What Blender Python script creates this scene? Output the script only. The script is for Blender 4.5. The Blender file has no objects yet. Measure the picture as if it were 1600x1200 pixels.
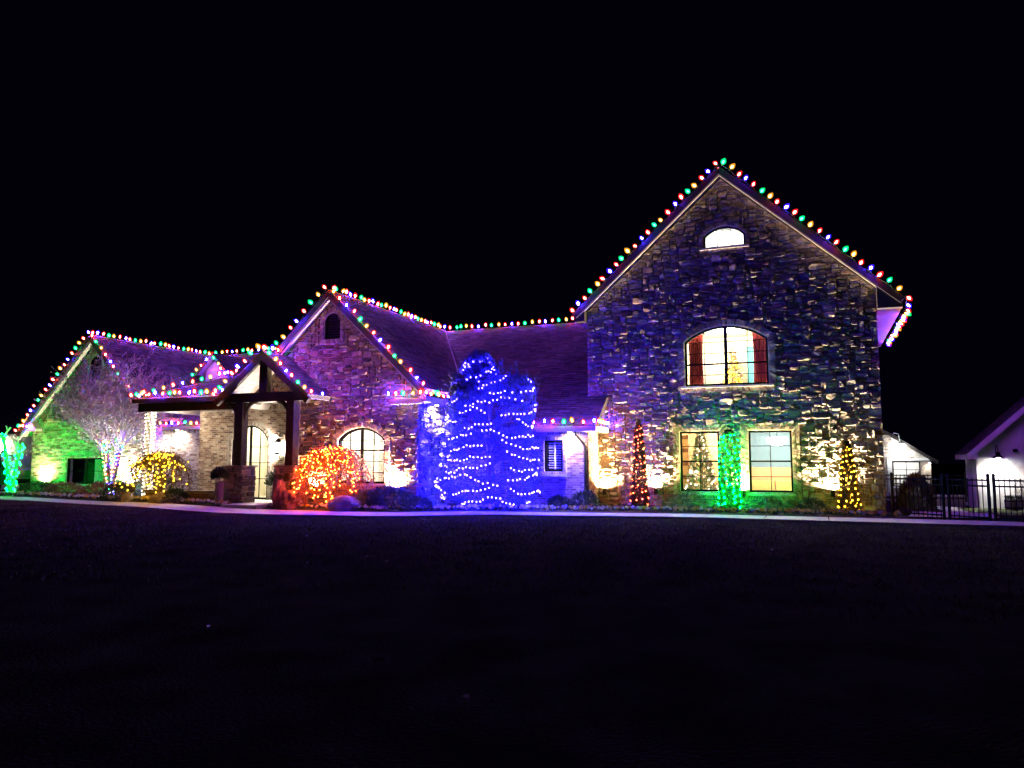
import bpy, bmesh, math, random
from mathutils import Vector, Matrix, noise
R = random.Random(7)
SC = bpy.context.scene
COLL = SC.collection
# ------------------------------------------------------------------ camera, world, exposure
PHI = math.radians(21.5)                       # the house front is turned this much from the picture plane
G0 = (10.96, 22.88)                            # right bottom corner of the big gable
def W(s, t, z=0.0):
    return Vector((G0[0] + s*math.cos(PHI) + t*math.sin(PHI), G0[1] - s*math.sin(PHI) + t*math.cos(PHI), z))
cam = bpy.data.cameras.new('camera'); camo = bpy.data.objects.new('camera', cam); COLL.objects.link(camo)
camo.location = (0, 0, 1.55)
camo.rotation_euler = (math.radians(90 + 5.725), 0, 0)
cam.sensor_width = 36; cam.lens = 36*1207/1600; cam.clip_start = 0.05; cam.clip_end = 2000
SC.camera = camo
world = bpy.data.worlds.new('World'); SC.world = world; world.use_nodes = True
wn = world.node_tree; bg = wn.nodes['Background']
bg.inputs[0].default_value = (0.16, 0.17, 1.0, 1); bg.inputs[1].default_value = 0.00035    # clear night sky, no moon
SC.view_settings.view_transform = 'Standard'; SC.view_settings.look = 'None'
SC.view_settings.exposure = 2.6; SC.view_settings.gamma = 1.0; SC.view_settings.use_curve_mapping = False
SC.render.engine = 'CYCLES'
cy = SC.cycles
cy.use_denoising = True; cy.use_light_tree = True
cy.max_bounces = 5; cy.diffuse_bounces = 2; cy.glossy_bounces = 2; cy.transmission_bounces = 2; cy.transparent_max_bounces = 16
cy.sample_clamp_indirect = 2.0; cy.sample_clamp_direct = 0.0
cy.caustics_reflective = False; cy.caustics_refractive = False

# ------------------------------------------------------------------ materials
def nm(name):
    m = bpy.data.materials.new(name); m.use_nodes = True
    nt = m.node_tree; return m, nt, nt.nodes['Principled BSDF'], nt.links
def plain(name, col, rough=0.7, var=0.25, scale=6.0, bump=0.15, metal=0.0, attr=False, bscale=None, spec=0.3):
    """base colour broken up by noise, optional per-face tint attribute, noise bump"""
    m, nt, p, L = nm(name)
    tc = nt.nodes.new('ShaderNodeTexCoord')
    n = nt.nodes.new('ShaderNodeTexNoise'); n.inputs['Scale'].default_value = scale; n.inputs['Detail'].default_value = 6
    L.new(tc.outputs['Object'], n.inputs['Vector'])
    r = nt.nodes.new('ShaderNodeMapRange'); r.inputs['From Min'].default_value = .3; r.inputs['From Max'].default_value = .7
    r.inputs['To Min'].default_value = 1-var; r.inputs['To Max'].default_value = 1+var
    L.new(n.outputs['Fac'], r.inputs['Value'])
    mx = nt.nodes.new('ShaderNodeVectorMath'); mx.operation = 'SCALE'
    if attr:
        a = nt.nodes.new('ShaderNodeAttribute'); a.attribute_name = 'tint'
        L.new(a.outputs['Color'], mx.inputs[0])
    else:
        mx.inputs[0].default_value = col[:3]
    L.new(r.outputs['Result'], mx.inputs['Scale'])
    L.new(mx.outputs[0], p.inputs['Base Color'])
    p.inputs['Roughness'].default_value = rough; p.inputs['Metallic'].default_value = metal
    p.inputs['Specular IOR Level'].default_value = spec
    if bump:
        n2 = nt.nodes.new('ShaderNodeTexNoise'); n2.inputs['Scale'].default_value = bscale or scale*5; n2.inputs['Detail'].default_value = 5
        L.new(tc.outputs['Object'], n2.inputs['Vector'])
        b = nt.nodes.new('ShaderNodeBump'); b.inputs['Strength'].default_value = bump; b.inputs['Distance'].default_value = .03
        L.new(n2.outputs['Fac'], b.inputs['Height']); L.new(b.outputs['Normal'], p.inputs['Normal'])
    return m
def emit(name, col, strength, sampled=True):
    m = bpy.data.materials.new(name); m.use_nodes = True; nt = m.node_tree
    for n in list(nt.nodes): nt.nodes.remove(n)
    o = nt.nodes.new('ShaderNodeOutputMaterial'); e = nt.nodes.new('ShaderNodeEmission')
    e.inputs[0].default_value = (*col, 1); e.inputs[1].default_value = strength
    nt.links.new(e.outputs[0], o.inputs[0])
    if not sampled: m.cycles.emission_sampling = 'NONE'
    return m
def shellmat(name, col, strength, fac):
    """tinted glass envelope of a lit lamp: mostly see-through, glowing in its own colour"""
    m = bpy.data.materials.new(name); m.use_nodes = True; nt = m.node_tree
    for n in list(nt.nodes): nt.nodes.remove(n)
    o = nt.nodes.new('ShaderNodeOutputMaterial'); e = nt.nodes.new('ShaderNodeEmission'); tr = nt.nodes.new('ShaderNodeBsdfTransparent')
    mx = nt.nodes.new('ShaderNodeMixShader'); mx.inputs[0].default_value = fac
    e.inputs[0].default_value = (*col, 1); e.inputs[1].default_value = strength
    nt.links.new(tr.outputs[0], mx.inputs[1]); nt.links.new(e.outputs[0], mx.inputs[2]); nt.links.new(mx.outputs[0], o.inputs[0])
    m.cycles.emission_sampling = 'NONE'
    return m
def glass(name, tint=(1, 1, 1), gl=0.08):
    m = bpy.data.materials.new(name); m.use_nodes = True; nt = m.node_tree
    for n in list(nt.nodes): nt.nodes.remove(n)
    o = nt.nodes.new('ShaderNodeOutputMaterial'); g = nt.nodes.new('ShaderNodeBsdfGlossy'); tr = nt.nodes.new('ShaderNodeBsdfTransparent')
    tr.inputs[0].default_value = (*tint, 1); g.inputs['Roughness'].default_value = .02
    mx = nt.nodes.new('ShaderNodeMixShader'); mx.inputs[0].default_value = gl
    nt.links.new(tr.outputs[0], mx.inputs[1]); nt.links.new(g.outputs[0], mx.inputs[2]); nt.links.new(mx.outputs[0], o.inputs[0])
    return m
M = {}
M['stone'] = plain('stone', (0, 0, 0), .75, .3, 5, .75, attr=True, bscale=20, spec=.4)
M['brick'] = plain('brick', (0, 0, 0), .85, .22, 12, .4, attr=True, bscale=60)
M['mortar'] = plain('mortar', (.48, .44, .39), .95, .15, 10, .4)
M['shingle'] = plain('shingle', (0, 0, 0), .9, .25, 9, .5, attr=True, bscale=80, spec=.2)
M['trim'] = plain('trim', (.52, .47, .42), .6, .08, 4, .05)
M['soffit'] = plain('soffit', (.40, .36, .33), .7, .08, 4, .05)
M['timber'] = plain('timber', (.030, .022, .018), .6, .4, 8, .3, bscale=30)
M['board'] = plain('board', (.36, .34, .33), .6, .2, 7, .15)
M['black'] = plain('black_metal', (.007, .007, .007), .7, .2, 8, .03, spec=.1)
M['white'] = plain('white_paint', (.78, .77, .74), .6, .05, 3, .05)
M['siding'] = plain('siding', (.62, .58, .58), .6, .05, 3, .05)
M['dark'] = plain('dark_interior', (.03, .03, .035), .9, .1, 3, 0)
M['concrete'] = plain('concrete', (.58, .55, .52), .85, .14, 2.2, .25, bscale=60)
M['mulch'] = plain('mulch', (.035, .024, .018), .95, .5, 9, 1.0, bscale=26)
M['rock'] = plain('rock', (.27, .22, .18), .8, .35, 4, .6, bscale=14)
M['redrock'] = plain('red_rock', (.22, .11, .075), .8, .4, 5, .7, bscale=16)
M['bark'] = plain('bark', (.16, .12, .09), .9, .35, 12, .6, bscale=40)
M['twig'] = plain('twig', (.46, .43, .40), .85, .25, 10, .2)
M['leaf'] = plain('green_leaf', (.05, .085, .03), .55, .5, 3, 0)
M['darkleaf'] = plain('dark_leaf', (.055, .045, .028), .7, .45, 3, 0, spec=.1)
M['brownleaf'] = plain('brown_leaf', (.13, .095, .05), .7, .45, 3, 0)
M['conifer'] = plain('conifer_leaf', (.10, .13, .085), .6, .45, 3, 0)
M['dryleaf'] = plain('dry_leaf', (.36, .31, .26), .7, .4, 3, 0)
M['redleaf'] = plain('russet_leaf', (.27, .11, .05), .7, .4, 3, 0)
M['grasstuft'] = plain('dry_grass', (.15, .15, .06), .7, .4, 3, 0)
M['petal_w'] = plain('white_petal', (.75, .72, .62), .7, .15, 9, 0)
M['petal_y'] = plain('yellow_petal', (.72, .52, .08), .7, .2, 9, 0)
M['lawnblade'] = plain('grass_blade', (.16, .145, .10), .9, .5, .6, 0, spec=.05)
M['curtain'] = plain('curtain', (.62, .09, .11), .8, .12, 3, 0)
M['shutter'] = plain('shutter', (.7, .68, .64), .5, .05, 3, 0)
M['roomwall'] = plain('room_wall', (.78, .74, .6), .9, .05, 2, 0)
M['orangewall'] = plain('orange_wall', (.64, .45, .26), .9, .1, 2, 0)
M['bluewall'] = plain('blue_wall', (.30, .44, .50), .9, .08, 2, 0)
M['sofa'] = plain('sofa_fabric', (.62, .34, .17), .9, .1, 5, 0)
M['teal'] = plain('teal_cloth', (.10, .42, .55), .8, .1, 4, 0)
M['greypl'] = plain('grey_fabric', (.28, .26, .25), .8, .1, 4, 0)
M['carpaint'] = plain('car_paint', (.16, .165, .17), .3, .03, 2, 0, metal=.5, spec=.6)
M['tyre'] = plain('tyre', (.015, .015, .016), .9, .2, 8, .1)
M['chrome'] = plain('alloy', (.5, .5, .52), .3, .05, 4, 0, metal=.9)
M['wire'] = plain('wire', (.01, .03, .015), .7, .1, 4, 0)
M['socket'] = plain('socket', (.008, .03, .012), .5, .1, 4, 0)
M['pot'] = plain('clay_pot', (.24, .19, .15), .8, .2, 6, .2)
M['glass'] = glass('window_glass')
M['darkglass'] = glass('dark_window_glass', (.6, .65, .7), .12)
# ------------------------------------------------------------------ mesh builder
class MB:
    def __init__(s): s.v = []; s.f = []; s.mi = []; s.t = []
    def add(s, vs, fs, mi=0, tint=None):
        o = len(s.v); s.v += [tuple(v) for v in vs]
        for f in fs: s.f.append([i+o for i in f]); s.mi.append(mi); s.t.append(tint)
        return s
    def box(s, x0, x1, y0, y1, z0, z1, mi=0, tint=None):
        v = [(x0,y0,z0),(x1,y0,z0),(x1,y1,z0),(x0,y1,z0),(x0,y0,z1),(x1,y0,z1),(x1,y1,z1),(x0,y1,z1)]
        return s.add(v, [(3,2,1,0),(4,5,6,7),(0,1,5,4),(1,2,6,5),(2,3,7,6),(3,0,4,7)], mi, tint)
    def beam(s, p, q, w, h, up=(0,0,1), mi=0, tint=None):
        p = Vector(p); q = Vector(q); d = (q-p).normalized(); u = Vector(up); x = d.cross(u).normalized(); u = x.cross(d).normalized()
        v = []
        for c in (p, q):
            for a, b in ((-1,-1),(1,-1),(1,1),(-1,1)): v.append(c + x*(a*w/2) + u*(b*h/2))
        return s.add(v, [(0,1,2,3),(7,6,5,4),(0,4,5,1),(1,5,6,2),(2,6,7,3),(3,7,4,0)], mi, tint)
    def tube(s, pts, rads, n=6, mi=0, cap=True):
        pts = [Vector(p) for p in pts]; rings = []
        o = len(s.v); ref = None
        for i, p in enumerate(pts):
            d = (pts[min(i+1, len(pts)-1)] - pts[max(i-1, 0)])
            d = d.normalized() if d.length > 1e-9 else Vector((0,0,1))
            a = d.cross(Vector((0,0,1)) if abs(d.z) < .95 else Vector((1,0,0))).normalized()
            if ref is not None and a.dot(ref) < 0: a = -a
            ref = a; b = d.cross(a)
            r = rads[i] if hasattr(rads, '__len__') else rads
            for k in range(n):
                an = 2*math.pi*k/n; s.v.append(tuple(p + a*(r*math.cos(an)) + b*(r*math.sin(an))))
        for i in range(len(pts)-1):
            for k in range(n):
                s.f.append([o+i*n+k, o+i*n+(k+1)%n, o+(i+1)*n+(k+1)%n, o+(i+1)*n+k]); s.mi.append(mi); s.t.append(None)
        if cap and n > 2:
            s.f.append([o+k for k in range(n)][::-1]); s.mi.append(mi); s.t.append(None)
            s.f.append([o+(len(pts)-1)*n+k for k in range(n)]); s.mi.append(mi); s.t.append(None)
        return s
    def lathe(s, prof, n=12, c=(0,0,0), mi=0, axis=None):
        A = Matrix.Identity(3)
        if axis is not None: A = Vector((0,0,1)).rotation_difference(Vector(axis)).to_matrix()
        o = len(s.v); c = Vector(c)
        for r, z in prof:
            for k in range(n):
                an = 2*math.pi*k/n; s.v.append(tuple(c + A @ Vector((r*math.cos(an), r*math.sin(an), z))))
        for i in range(len(prof)-1):
            for k in range(n):
                s.f.append([o+i*n+k, o+i*n+(k+1)%n, o+(i+1)*n+(k+1)%n, o+(i+1)*n+k]); s.mi.append(mi); s.t.append(None)
        s.f.append([o+k for k in range(n)][::-1]); s.mi.append(mi); s.t.append(None)
        s.f.append([o+(len(prof)-1)*n+k for k in range(n)]); s.mi.append(mi); s.t.append(None)
        return s
    def prism(s, poly, y0, y1, mi=0):
        """polygon in (x,z) extruded from y0 (front) to y1"""
        n = len(poly); v = [(x,y0,z) for x,z in poly] + [(x,y1,z) for x,z in poly]
        f = [list(range(n)), list(range(2*n-1, n-1, -1))] + [[i, i+n, (i+1)%n+n, (i+1)%n] for i in range(n)]
        return s.add(v, f, mi)
    def mesh(s, name, mats, smooth=False):
        me = bpy.data.meshes.new(name); me.from_pydata(s.v, [], s.f)
        for m in (mats if isinstance(mats, (list, tuple)) else [mats]): me.materials.append(m)
        me.polygons.foreach_set('material_index', s.mi)
        if any(t is not None for t in s.t):
            a = me.attributes.new('tint', 'FLOAT_COLOR', 'FACE')
            buf = []
            for t in s.t: buf += [*(t or (.3,.3,.3)), 1.0]
            a.data.foreach_set('color', buf)
        if smooth: me.polygons.foreach_set('use_smooth', [True]*len(me.polygons))
        me.update(); return me
    def build(s, name, mats, parent=None, smooth=False, kind=None, label=None):
        return link(name, s.mesh(name, mats, smooth), parent, kind, label)
def link(name, me, parent=None, kind=None, label=None):
    o = bpy.data.objects.new(name, me); COLL.objects.link(o)
    if parent is not None: o.parent = parent
    if kind: o['kind'] = kind
    if label: o['label'] = label
    return o
def tag(o, label, cat=None, group=None, kind=None):
    if label: o['label'] = label
    if cat: o['category'] = cat
    if group: o['group'] = group
    if kind: o['kind'] = kind
    return o
def place(o, s=0, t=0, z=0, rot=0):
    o.location = W(s, t, z); o.rotation_euler = (0, 0, -PHI + rot); return o
def thing(name, label, cat, s=0, t=0, z=0, rot=0, group=None):
    o = bpy.data.objects.new(name, None); COLL.objects.link(o); o.empty_display_size = .2
    return tag(place(o, s, t, z, rot), label, cat, group)
def gz(s, t):
    """height of the ground: a touch higher on the left, falling away behind the fence on the right"""
    def ss(a, b, x):
        x = max(0, min(1, (x-a)/(b-a))); return x*x*(3-2*x)
    return .12*ss(-18, -23, s)*ss(-12, -8, t) - .3*ss(.6, 2.2, s)*ss(0, 7, t)
H0 = dict(s=0, t=0, z=0)

# ------------------------------------------------------------------ structure: house
house = thing('house', 'long stone and brick house with steep gables outlined in coloured lights', 'house')
STONES = []          # (area, vertex data, parent): the largest become parts of their own
PAL_STONE = [(.30,.25,.20),(.24,.19,.15),(.36,.31,.25),(.20,.16,.14),(.40,.34,.27),(.26,.18,.13),(.16,.135,.13),(.33,.24,.17),(.29,.27,.25)]
def clip(poly, hp):
    """keep the part of poly where a*x+b*z<=c"""
    a, b, c = hp; out = []
    for i in range(len(poly)):
        p, q = poly[i], poly[(i+1) % len(poly)]; dp = a*p[0]+b*p[1]-c; dq = a*q[0]+b*q[1]-c
        if dp <= 0: out.append(p)
        if dp*dq < 0:
            k = dp/(dp-dq); out.append((p[0]+k*(q[0]-p[0]), p[1]+k*(q[1]-p[1])))
    return out
def halfplanes(poly):
    ar = sum(poly[i][0]*poly[(i+1)%len(poly)][1]-poly[(i+1)%len(poly)][0]*poly[i][1] for i in range(len(poly)))
    P = poly if ar > 0 else poly[::-1]; hs = []
    for i in range(len(P)):
        (x0,z0),(x1,z1) = P[i], P[(i+1)%len(P)]; a, b = z1-z0, -(x1-x0); n = math.hypot(a, b); hs.append((a/n, b/n, (a*x0+b*z0)/n))
    return hs
def pip(x, z, poly):
    c = False; n = len(poly)
    for i in range(n):
        (x0,z0),(x1,z1) = poly[i], poly[i-1]
        if (z0 > z) != (z1 > z) and x < (x1-x0)*(z-z0)/(z1-z0)+x0: c = not c
    return c
PAL_WARM = [(.34,.22,.16),(.28,.17,.12),(.38,.27,.20),(.24,.15,.12),(.42,.31,.23),(.30,.18,.12),(.20,.13,.11)]
def stone_wall(outline, holes, fmap, rng, cell=.072, parent=None, dmax=.09, pal=None):
    """irregular ashlar over a convex outline: rectangles packed on a fine grid, each one a faceted block"""
    xs = [p[0] for p in outline]; zs = [p[1] for p in outline]; x0, x1, z0, z1 = min(xs), max(xs), min(zs), max(zs)
    nx, nz = int((x1-x0)/cell)+1, int((z1-z0)/cell)+1
    used = [[False]*nx for _ in range(nz)]; hp = halfplanes(outline)
    for j in range(nz):
        for i in range(nx):
            x, z = x0+(i+.5)*cell, z0+(j+.5)*cell
            if any(pip(x, z, h) for h in holes) or any(a*x+b*z-c > cell*.8 for a, b, c in hp): used[j][i] = True
    for j in range(nz):
        for i in range(nx):
            if used[j][i]: continue
            h = rng.choice((1,1,1,2,2,2,2,3)); w = max(2, int(h*rng.uniform(1.0, 2.3)+1.4))
            ww = 0
            while ww < w and i+ww < nx and not used[j][i+ww]: ww += 1
            hh = 1
            while hh < h and j+hh < nz and all(not used[j+hh][i+k] for k in range(ww)): hh += 1
            for jj in range(hh):
                for k in range(ww): used[j+jj][i+k] = True
            g = .011
            ax0, ax1, az0, az1 = x0+i*cell+g, x0+(i+ww)*cell-g, z0+j*cell+g, z0+(j+hh)*cell-g
            cw, ch = (ax1-ax0)*rng.uniform(.06,.22), (az1-az0)*rng.uniform(.1,.3); J = lambda: rng.uniform(-.014, .014)
            poly = [(ax0+cw,az0+J()),(ax1-cw,az0+J()),(ax1+J()*.5,az0+ch),(ax1+J()*.5,az1-ch),(ax1-cw,az1+J()),(ax0+cw,az1+J()),(ax0+J()*.5,az1-ch),(ax0+J()*.5,az0+ch)]
            for q in hp: poly = clip(poly, q)
            if len(poly) < 3: continue
            ar = abs(sum(poly[a][0]*poly[(a+1)%len(poly)][1]-poly[(a+1)%len(poly)][0]*poly[a][1] for a in range(len(poly))))/2
            if ar < .004: continue
            cx = sum(p[0] for p in poly)/len(poly); cz = sum(p[1] for p in poly)/len(poly)
            d = rng.uniform(.025, dmax); tx, tz = rng.uniform(-.16,.16), rng.uniform(-.34,.16)
            n = len(poly); V = []; F = []
            for r, (k, dd) in enumerate(((1.0,-.01),(1.0,d*.62),(.84,d))):
                for x, z in poly:
                    xx, zz = cx+(x-cx)*k, cz+(z-cz)*k
                    dep = dd if r == 0 else max(.004, dd + (xx-cx)*tx + (zz-cz)*tz + rng.uniform(-.011,.011))
                    V.append(fmap(xx, zz, dep))
            V.append(fmap(cx+rng.uniform(-.1,.1)*(ax1-ax0), cz+rng.uniform(-.1,.1)*(az1-az0), d+rng.uniform(-.006,.014)))
            for r in range(2):
                for a in range(n): F.append((r*n+a, r*n+(a+1)%n, (r+1)*n+(a+1)%n, (r+1)*n+a))
            for a in range(n): F.append((2*n+a, 2*n+(a+1)%n, 3*n))
            c = rng.choice(pal or PAL_STONE); k = rng.uniform(.35, .95)*(1.5 if rng.random() < .12 else 1)
            STONES.append((ar, V, F, tuple(q*k for q in c), parent))
def front(t):                                  # maps wall coordinates of a wall facing the lawn
    return lambda x, z, d: (x, t-d, z)
def side(s):                                   # a wall facing right
    return lambda y, z, d: (s+d, y, z)
def arch(x0, x1, z0, zs, rise, n=14):
    """outline with a segmental arch on top, counter-clockwise"""
    if rise <= 0: return [(x0,z0),(x1,z0),(x1,zs),(x0,zs)]
    w = (x1-x0)/2; r = (w*w+rise*rise)/(2*rise); cx = (x0+x1)/2; cz = zs+rise-r; a0 = math.asin(min(1, w/r))
    return [(x0,z0),(x1,z0)] + [(cx+r*math.sin(a0-2*a0*i/n), cz+r*math.cos(a0-2*a0*i/n)) for i in range(n+1)]
def grow(poly, d):
    cx = (min(p[0] for p in poly)+max(p[0] for p in poly))/2; cz = (min(p[1] for p in poly)+max(p[1] for p in poly))/2
    hw = (max(p[0] for p in poly)-min(p[0] for p in poly))/2; hh = (max(p[1] for p in poly)-min(p[1] for p in poly))/2
    return [(cx+(x-cx)*(hw+d)/hw, cz+(z-cz)*(hh+d)/hh) for x, z in poly]
def backing(name, outline, holes, t0, depth, mat, parent, swap=False):
    """flat wall with real openings, extruded to its thickness; swap: wall running front to back at s=t0"""
    bm = bmesh.new(); es = []
    for lp in [outline]+holes:
        vs = [bm.verts.new((x, 0, z)) for x, z in lp]
        for i in range(len(vs)): es.append(bm.edges.new((vs[i], vs[(i+1) % len(vs)])))
    bmesh.ops.triangle_fill(bm, use_beauty=True, use_dissolve=False, edges=es)
    r = bmesh.ops.extrude_face_region(bm, geom=bm.faces[:])
    bmesh.ops.translate(bm, vec=(0, depth, 0), verts=[v for v in r['geom'] if isinstance(v, bmesh.types.BMVert)])
    bmesh.ops.recalc_face_normals(bm, faces=bm.faces[:])
    for v in bm.verts:
        v.co = (t0-v.co.y, v.co.x, v.co.z) if swap else (v.co.x, t0+v.co.y, v.co.z)
    me = bpy.data.meshes.new(name); bm.to_mesh(me); bm.free(); me.materials.append(mat)
    return link(name, me, parent)
PAL_TAN = [(.42,.33,.24),(.36,.27,.19),(.46,.37,.28),(.30,.21,.15),(.25,.16,.11),(.50,.42,.33),(.20,.14,.11)]
PAL_RED = [(.34,.20,.15),(.40,.27,.20),(.28,.16,.12),(.46,.35,.27),(.22,.13,.10),(.38,.22,.15)]
PAL_PALE = [(.48,.43,.37),(.44,.38,.32),(.52,.47,.41),(.38,.31,.25),(.50,.44,.36),(.24,.17,.13)]
def brick_face(mb, f, x0, x1, z0, z1, d, rng, pal):
    c = rng.choice(pal); k = rng.uniform(.75, 1.2); c = tuple(q*k for q in c)
    q = .004
    V = [f(x0,z0,0),f(x1,z0,0),f(x1,z1,0),f(x0,z1,0),f(x0+q,z0+q,d),f(x1-q,z0+q,d),f(x1-q,z1-q,d),f(x0+q,z1-q,d)]
    mb.add(V, [(4,5,6,7),(0,1,5,4),(1,2,6,5),(2,3,7,6),(3,0,4,7)], 0, c)
def bricks(x0, x1, z0, z1, holes, f, rng, pal, parent, soldier=0, name='brickwork', L=.205, Hh=.076):
    mb = MB(); top = z1
    if soldier:
        top = z1-.21; x = x0
        while x < x1-.03:
            if not any(pip(x+.035, z1-.1, h) for h in holes): brick_face(mb, f, x+.005, min(x+.07, x1), top+.008, z1-.004, rng.uniform(.008,.016), rng, pal)
            x += .078
    j = 0; z = z0
    while z+Hh*.6 < top:
        x = x0 - (L/2 if j % 2 else 0) ; zt = min(z+Hh, top)
        while x < x1:
            a, b = max(x, x0), min(x+L, x1)
            if b-a > .03 and not any(pip(xx, zz, h) for h in holes for xx in (a+.02, (a+b)/2, b-.02) for zz in (z+.01, zt-.01)):
                brick_face(mb, f, a+.005, b-.005, z+.005, zt-.005, rng.uniform(.005,.017), rng, pal)
            x += L
        z += Hh; j += 1
    return mb.build(name, M['brick'], parent, kind='stuff')
def surround(poly, f, rng, pal, parent, rows=2, w=.10, pitch=.078, dep=.075):
    """rows of brick headers round an opening"""
    mb = MB(); n = len(poly); cx = sum(p[0] for p in poly)/n; cz = sum(p[1] for p in poly)/n
    for r in range(rows):
        P = grow(poly, .012+r*(w+.008)); Q = grow(poly, .012+r*(w+.008)+w)
        for i in range(n):
            a, b, a2, b2 = P[i], P[(i+1)%n], Q[i], Q[(i+1)%n]
            ln = math.hypot(b[0]-a[0], b[1]-a[1]); k = max(1, round(ln/pitch))
            for q in range(k):
                u0, u1 = q/k+.10/k, (q+1)/k-.10/k
                pts = [(a[0]+(b[0]-a[0])*u0, a[1]+(b[1]-a[1])*u0), (a[0]+(b[0]-a[0])*u1, a[1]+(b[1]-a[1])*u1),
                       (a2[0]+(b2[0]-a2[0])*u1, a2[1]+(b2[1]-a2[1])*u1), (a2[0]+(b2[0]-a2[0])*u0, a2[1]+(b2[1]-a2[1])*u0)]
                d = dep*rng.uniform(.85, 1.1); c = rng.choice(pal); kk = rng.uniform(.7, 1.2)
                mx = sum(p[0] for p in pts)/4; mz = sum(p[1] for p in pts)/4
                V = [f(x, z, 0) for x, z in pts] + [f(mx+(x-mx)*.93, mz+(z-mz)*.93, d) for x, z in pts]
                mb.add(V, [(4,5,6,7),(0,1,5,4),(1,2,6,5),(2,3,7,6),(3,0,4,7)], 0, tuple(v*kk for v in c))
    # mortar bed behind the bricks
    P = grow(poly, 0); Q = grow(poly, .012+rows*(w+.008)); V = [f(x,z,dep*.5) for x,z in P]+[f(x,z,dep*.5) for x,z in Q]+[f(x,z,0) for x,z in Q]+[f(x,z,-.06) for x,z in P]
    F = []
    for i in range(n):
        j = (i+1) % n; F += [(i,j,n+j,n+i),(n+i,n+j,2*n+j,2*n+i),(3*n+i,3*n+j,j,i)]
    mb.add(V, F, 1)
    return mb.build('brick_surround', [M['brick'], M['mortar']], parent, kind='stuff')
def window(poly, t, parent, vert=(), horiz=(), thick=(), fw=.06, depth=.1, gl='glass', name='window', label=None, frame='black', mw=.022):
    """frame following the opening, glazing bars and panes; t is the wall plane it sits in"""
    y0, y1 = t+.02, t+.02+depth
    inn = grow(poly, -fw); n = len(poly); mb = MB()
    V = [(x,y0,z) for x,z in poly]+[(x,y0,z) for x,z in inn]+[(x,y1,z) for x,z in inn]+[(x,y1,z) for x,z in poly]; F = []
    for i in range(n):
        j = (i+1) % n; F += [(i,j,n+j,n+i),(n+i,n+j,2*n+j,2*n+i),(2*n+i,2*n+j,3*n+j,3*n+i),(3*n+i,3*n+j,j,i)]
    mb.add(V, F)
    w = mb.build(name, M[frame], parent, label=label)
    x0, x1 = min(p[0] for p in inn), max(p[0] for p in inn); z0, z1 = min(p[1] for p in inn), max(p[1] for p in inn)
    def top(x):
        for i in range(n):
            a, b = inn[i], inn[(i+1)%n]
            if min(a[0],b[0])-1e-6 <= x <= max(a[0],b[0])+1e-6 and abs(a[0]-b[0]) > 1e-6 and (a[1]+b[1])/2 > (z0+z1)/2:
                return a[1]+(b[1]-a[1])*(x-a[0])/(b[0]-a[0])
        return z1
    def xr(z):
        xs = []
        for i in range(n):
            a, b = inn[i], inn[(i+1)%n]
            if (a[1]-z)*(b[1]-z) < 0: xs.append(a[0]+(b[0]-a[0])*(z-a[1])/(b[1]-a[1]))
        return (min(xs), max(xs)) if len(xs) > 1 else (x0, x1)
    for x in vert:
        k = mw if x not in thick else .1
        MB().box(x-k/2, x+k/2, y0+.012, y0+.05, z0, top(x)).build('muntin' if x not in thick else 'mullion', M[frame], w)
    for z in horiz:
        k = mw if z not in thick else .05; a, b = xr(z)
        MB().box(a, b, y0+.014, y0+.048, z-k/2, z+k/2).build('muntin' if z not in thick else 'meeting_rail', M[frame], w)
    MB().add([(x,y0+.06,z) for x,z in inn], [list(range(n))]).build('pane', M[gl], w)
    return w
def box_room(x0, x1, y0, y1, z0, z1, wall, parent, back=None, floor=None):
    """the room behind a window: back, sides, ceiling and floor seen through the glass"""
    mb = MB(); mats = [wall, back or wall, floor or M['greypl'], M['white']]
    mb.add([(x0,y0,z0),(x0,y1,z0),(x0,y1,z1),(x0,y0,z1)], [(0,1,2,3)], 0)
    mb.add([(x1,y0,z0),(x1,y1,z0),(x1,y1,z1),(x1,y0,z1)], [(0,3,2,1)], 0)
    mb.add([(x0,y1,z0),(x1,y1,z0),(x1,y1,z1),(x0,y1,z1)], [(0,1,2,3)], 1)
    mb.add([(x0,y0,z0),(x1,y0,z0),(x1,y1,z0),(x0,y1,z0)], [(0,1,2,3)], 2)
    mb.add([(x0,y0,z1),(x1,y0,z1),(x1,y1,z1),(x0,y1,z1)], [(3,2,1,0)], 3)
    return mb.build('room_shell', mats, parent)
SHING = [(.105,.092,.088),(.125,.108,.10),(.085,.078,.078),(.14,.118,.105),(.10,.095,.10)]
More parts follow.
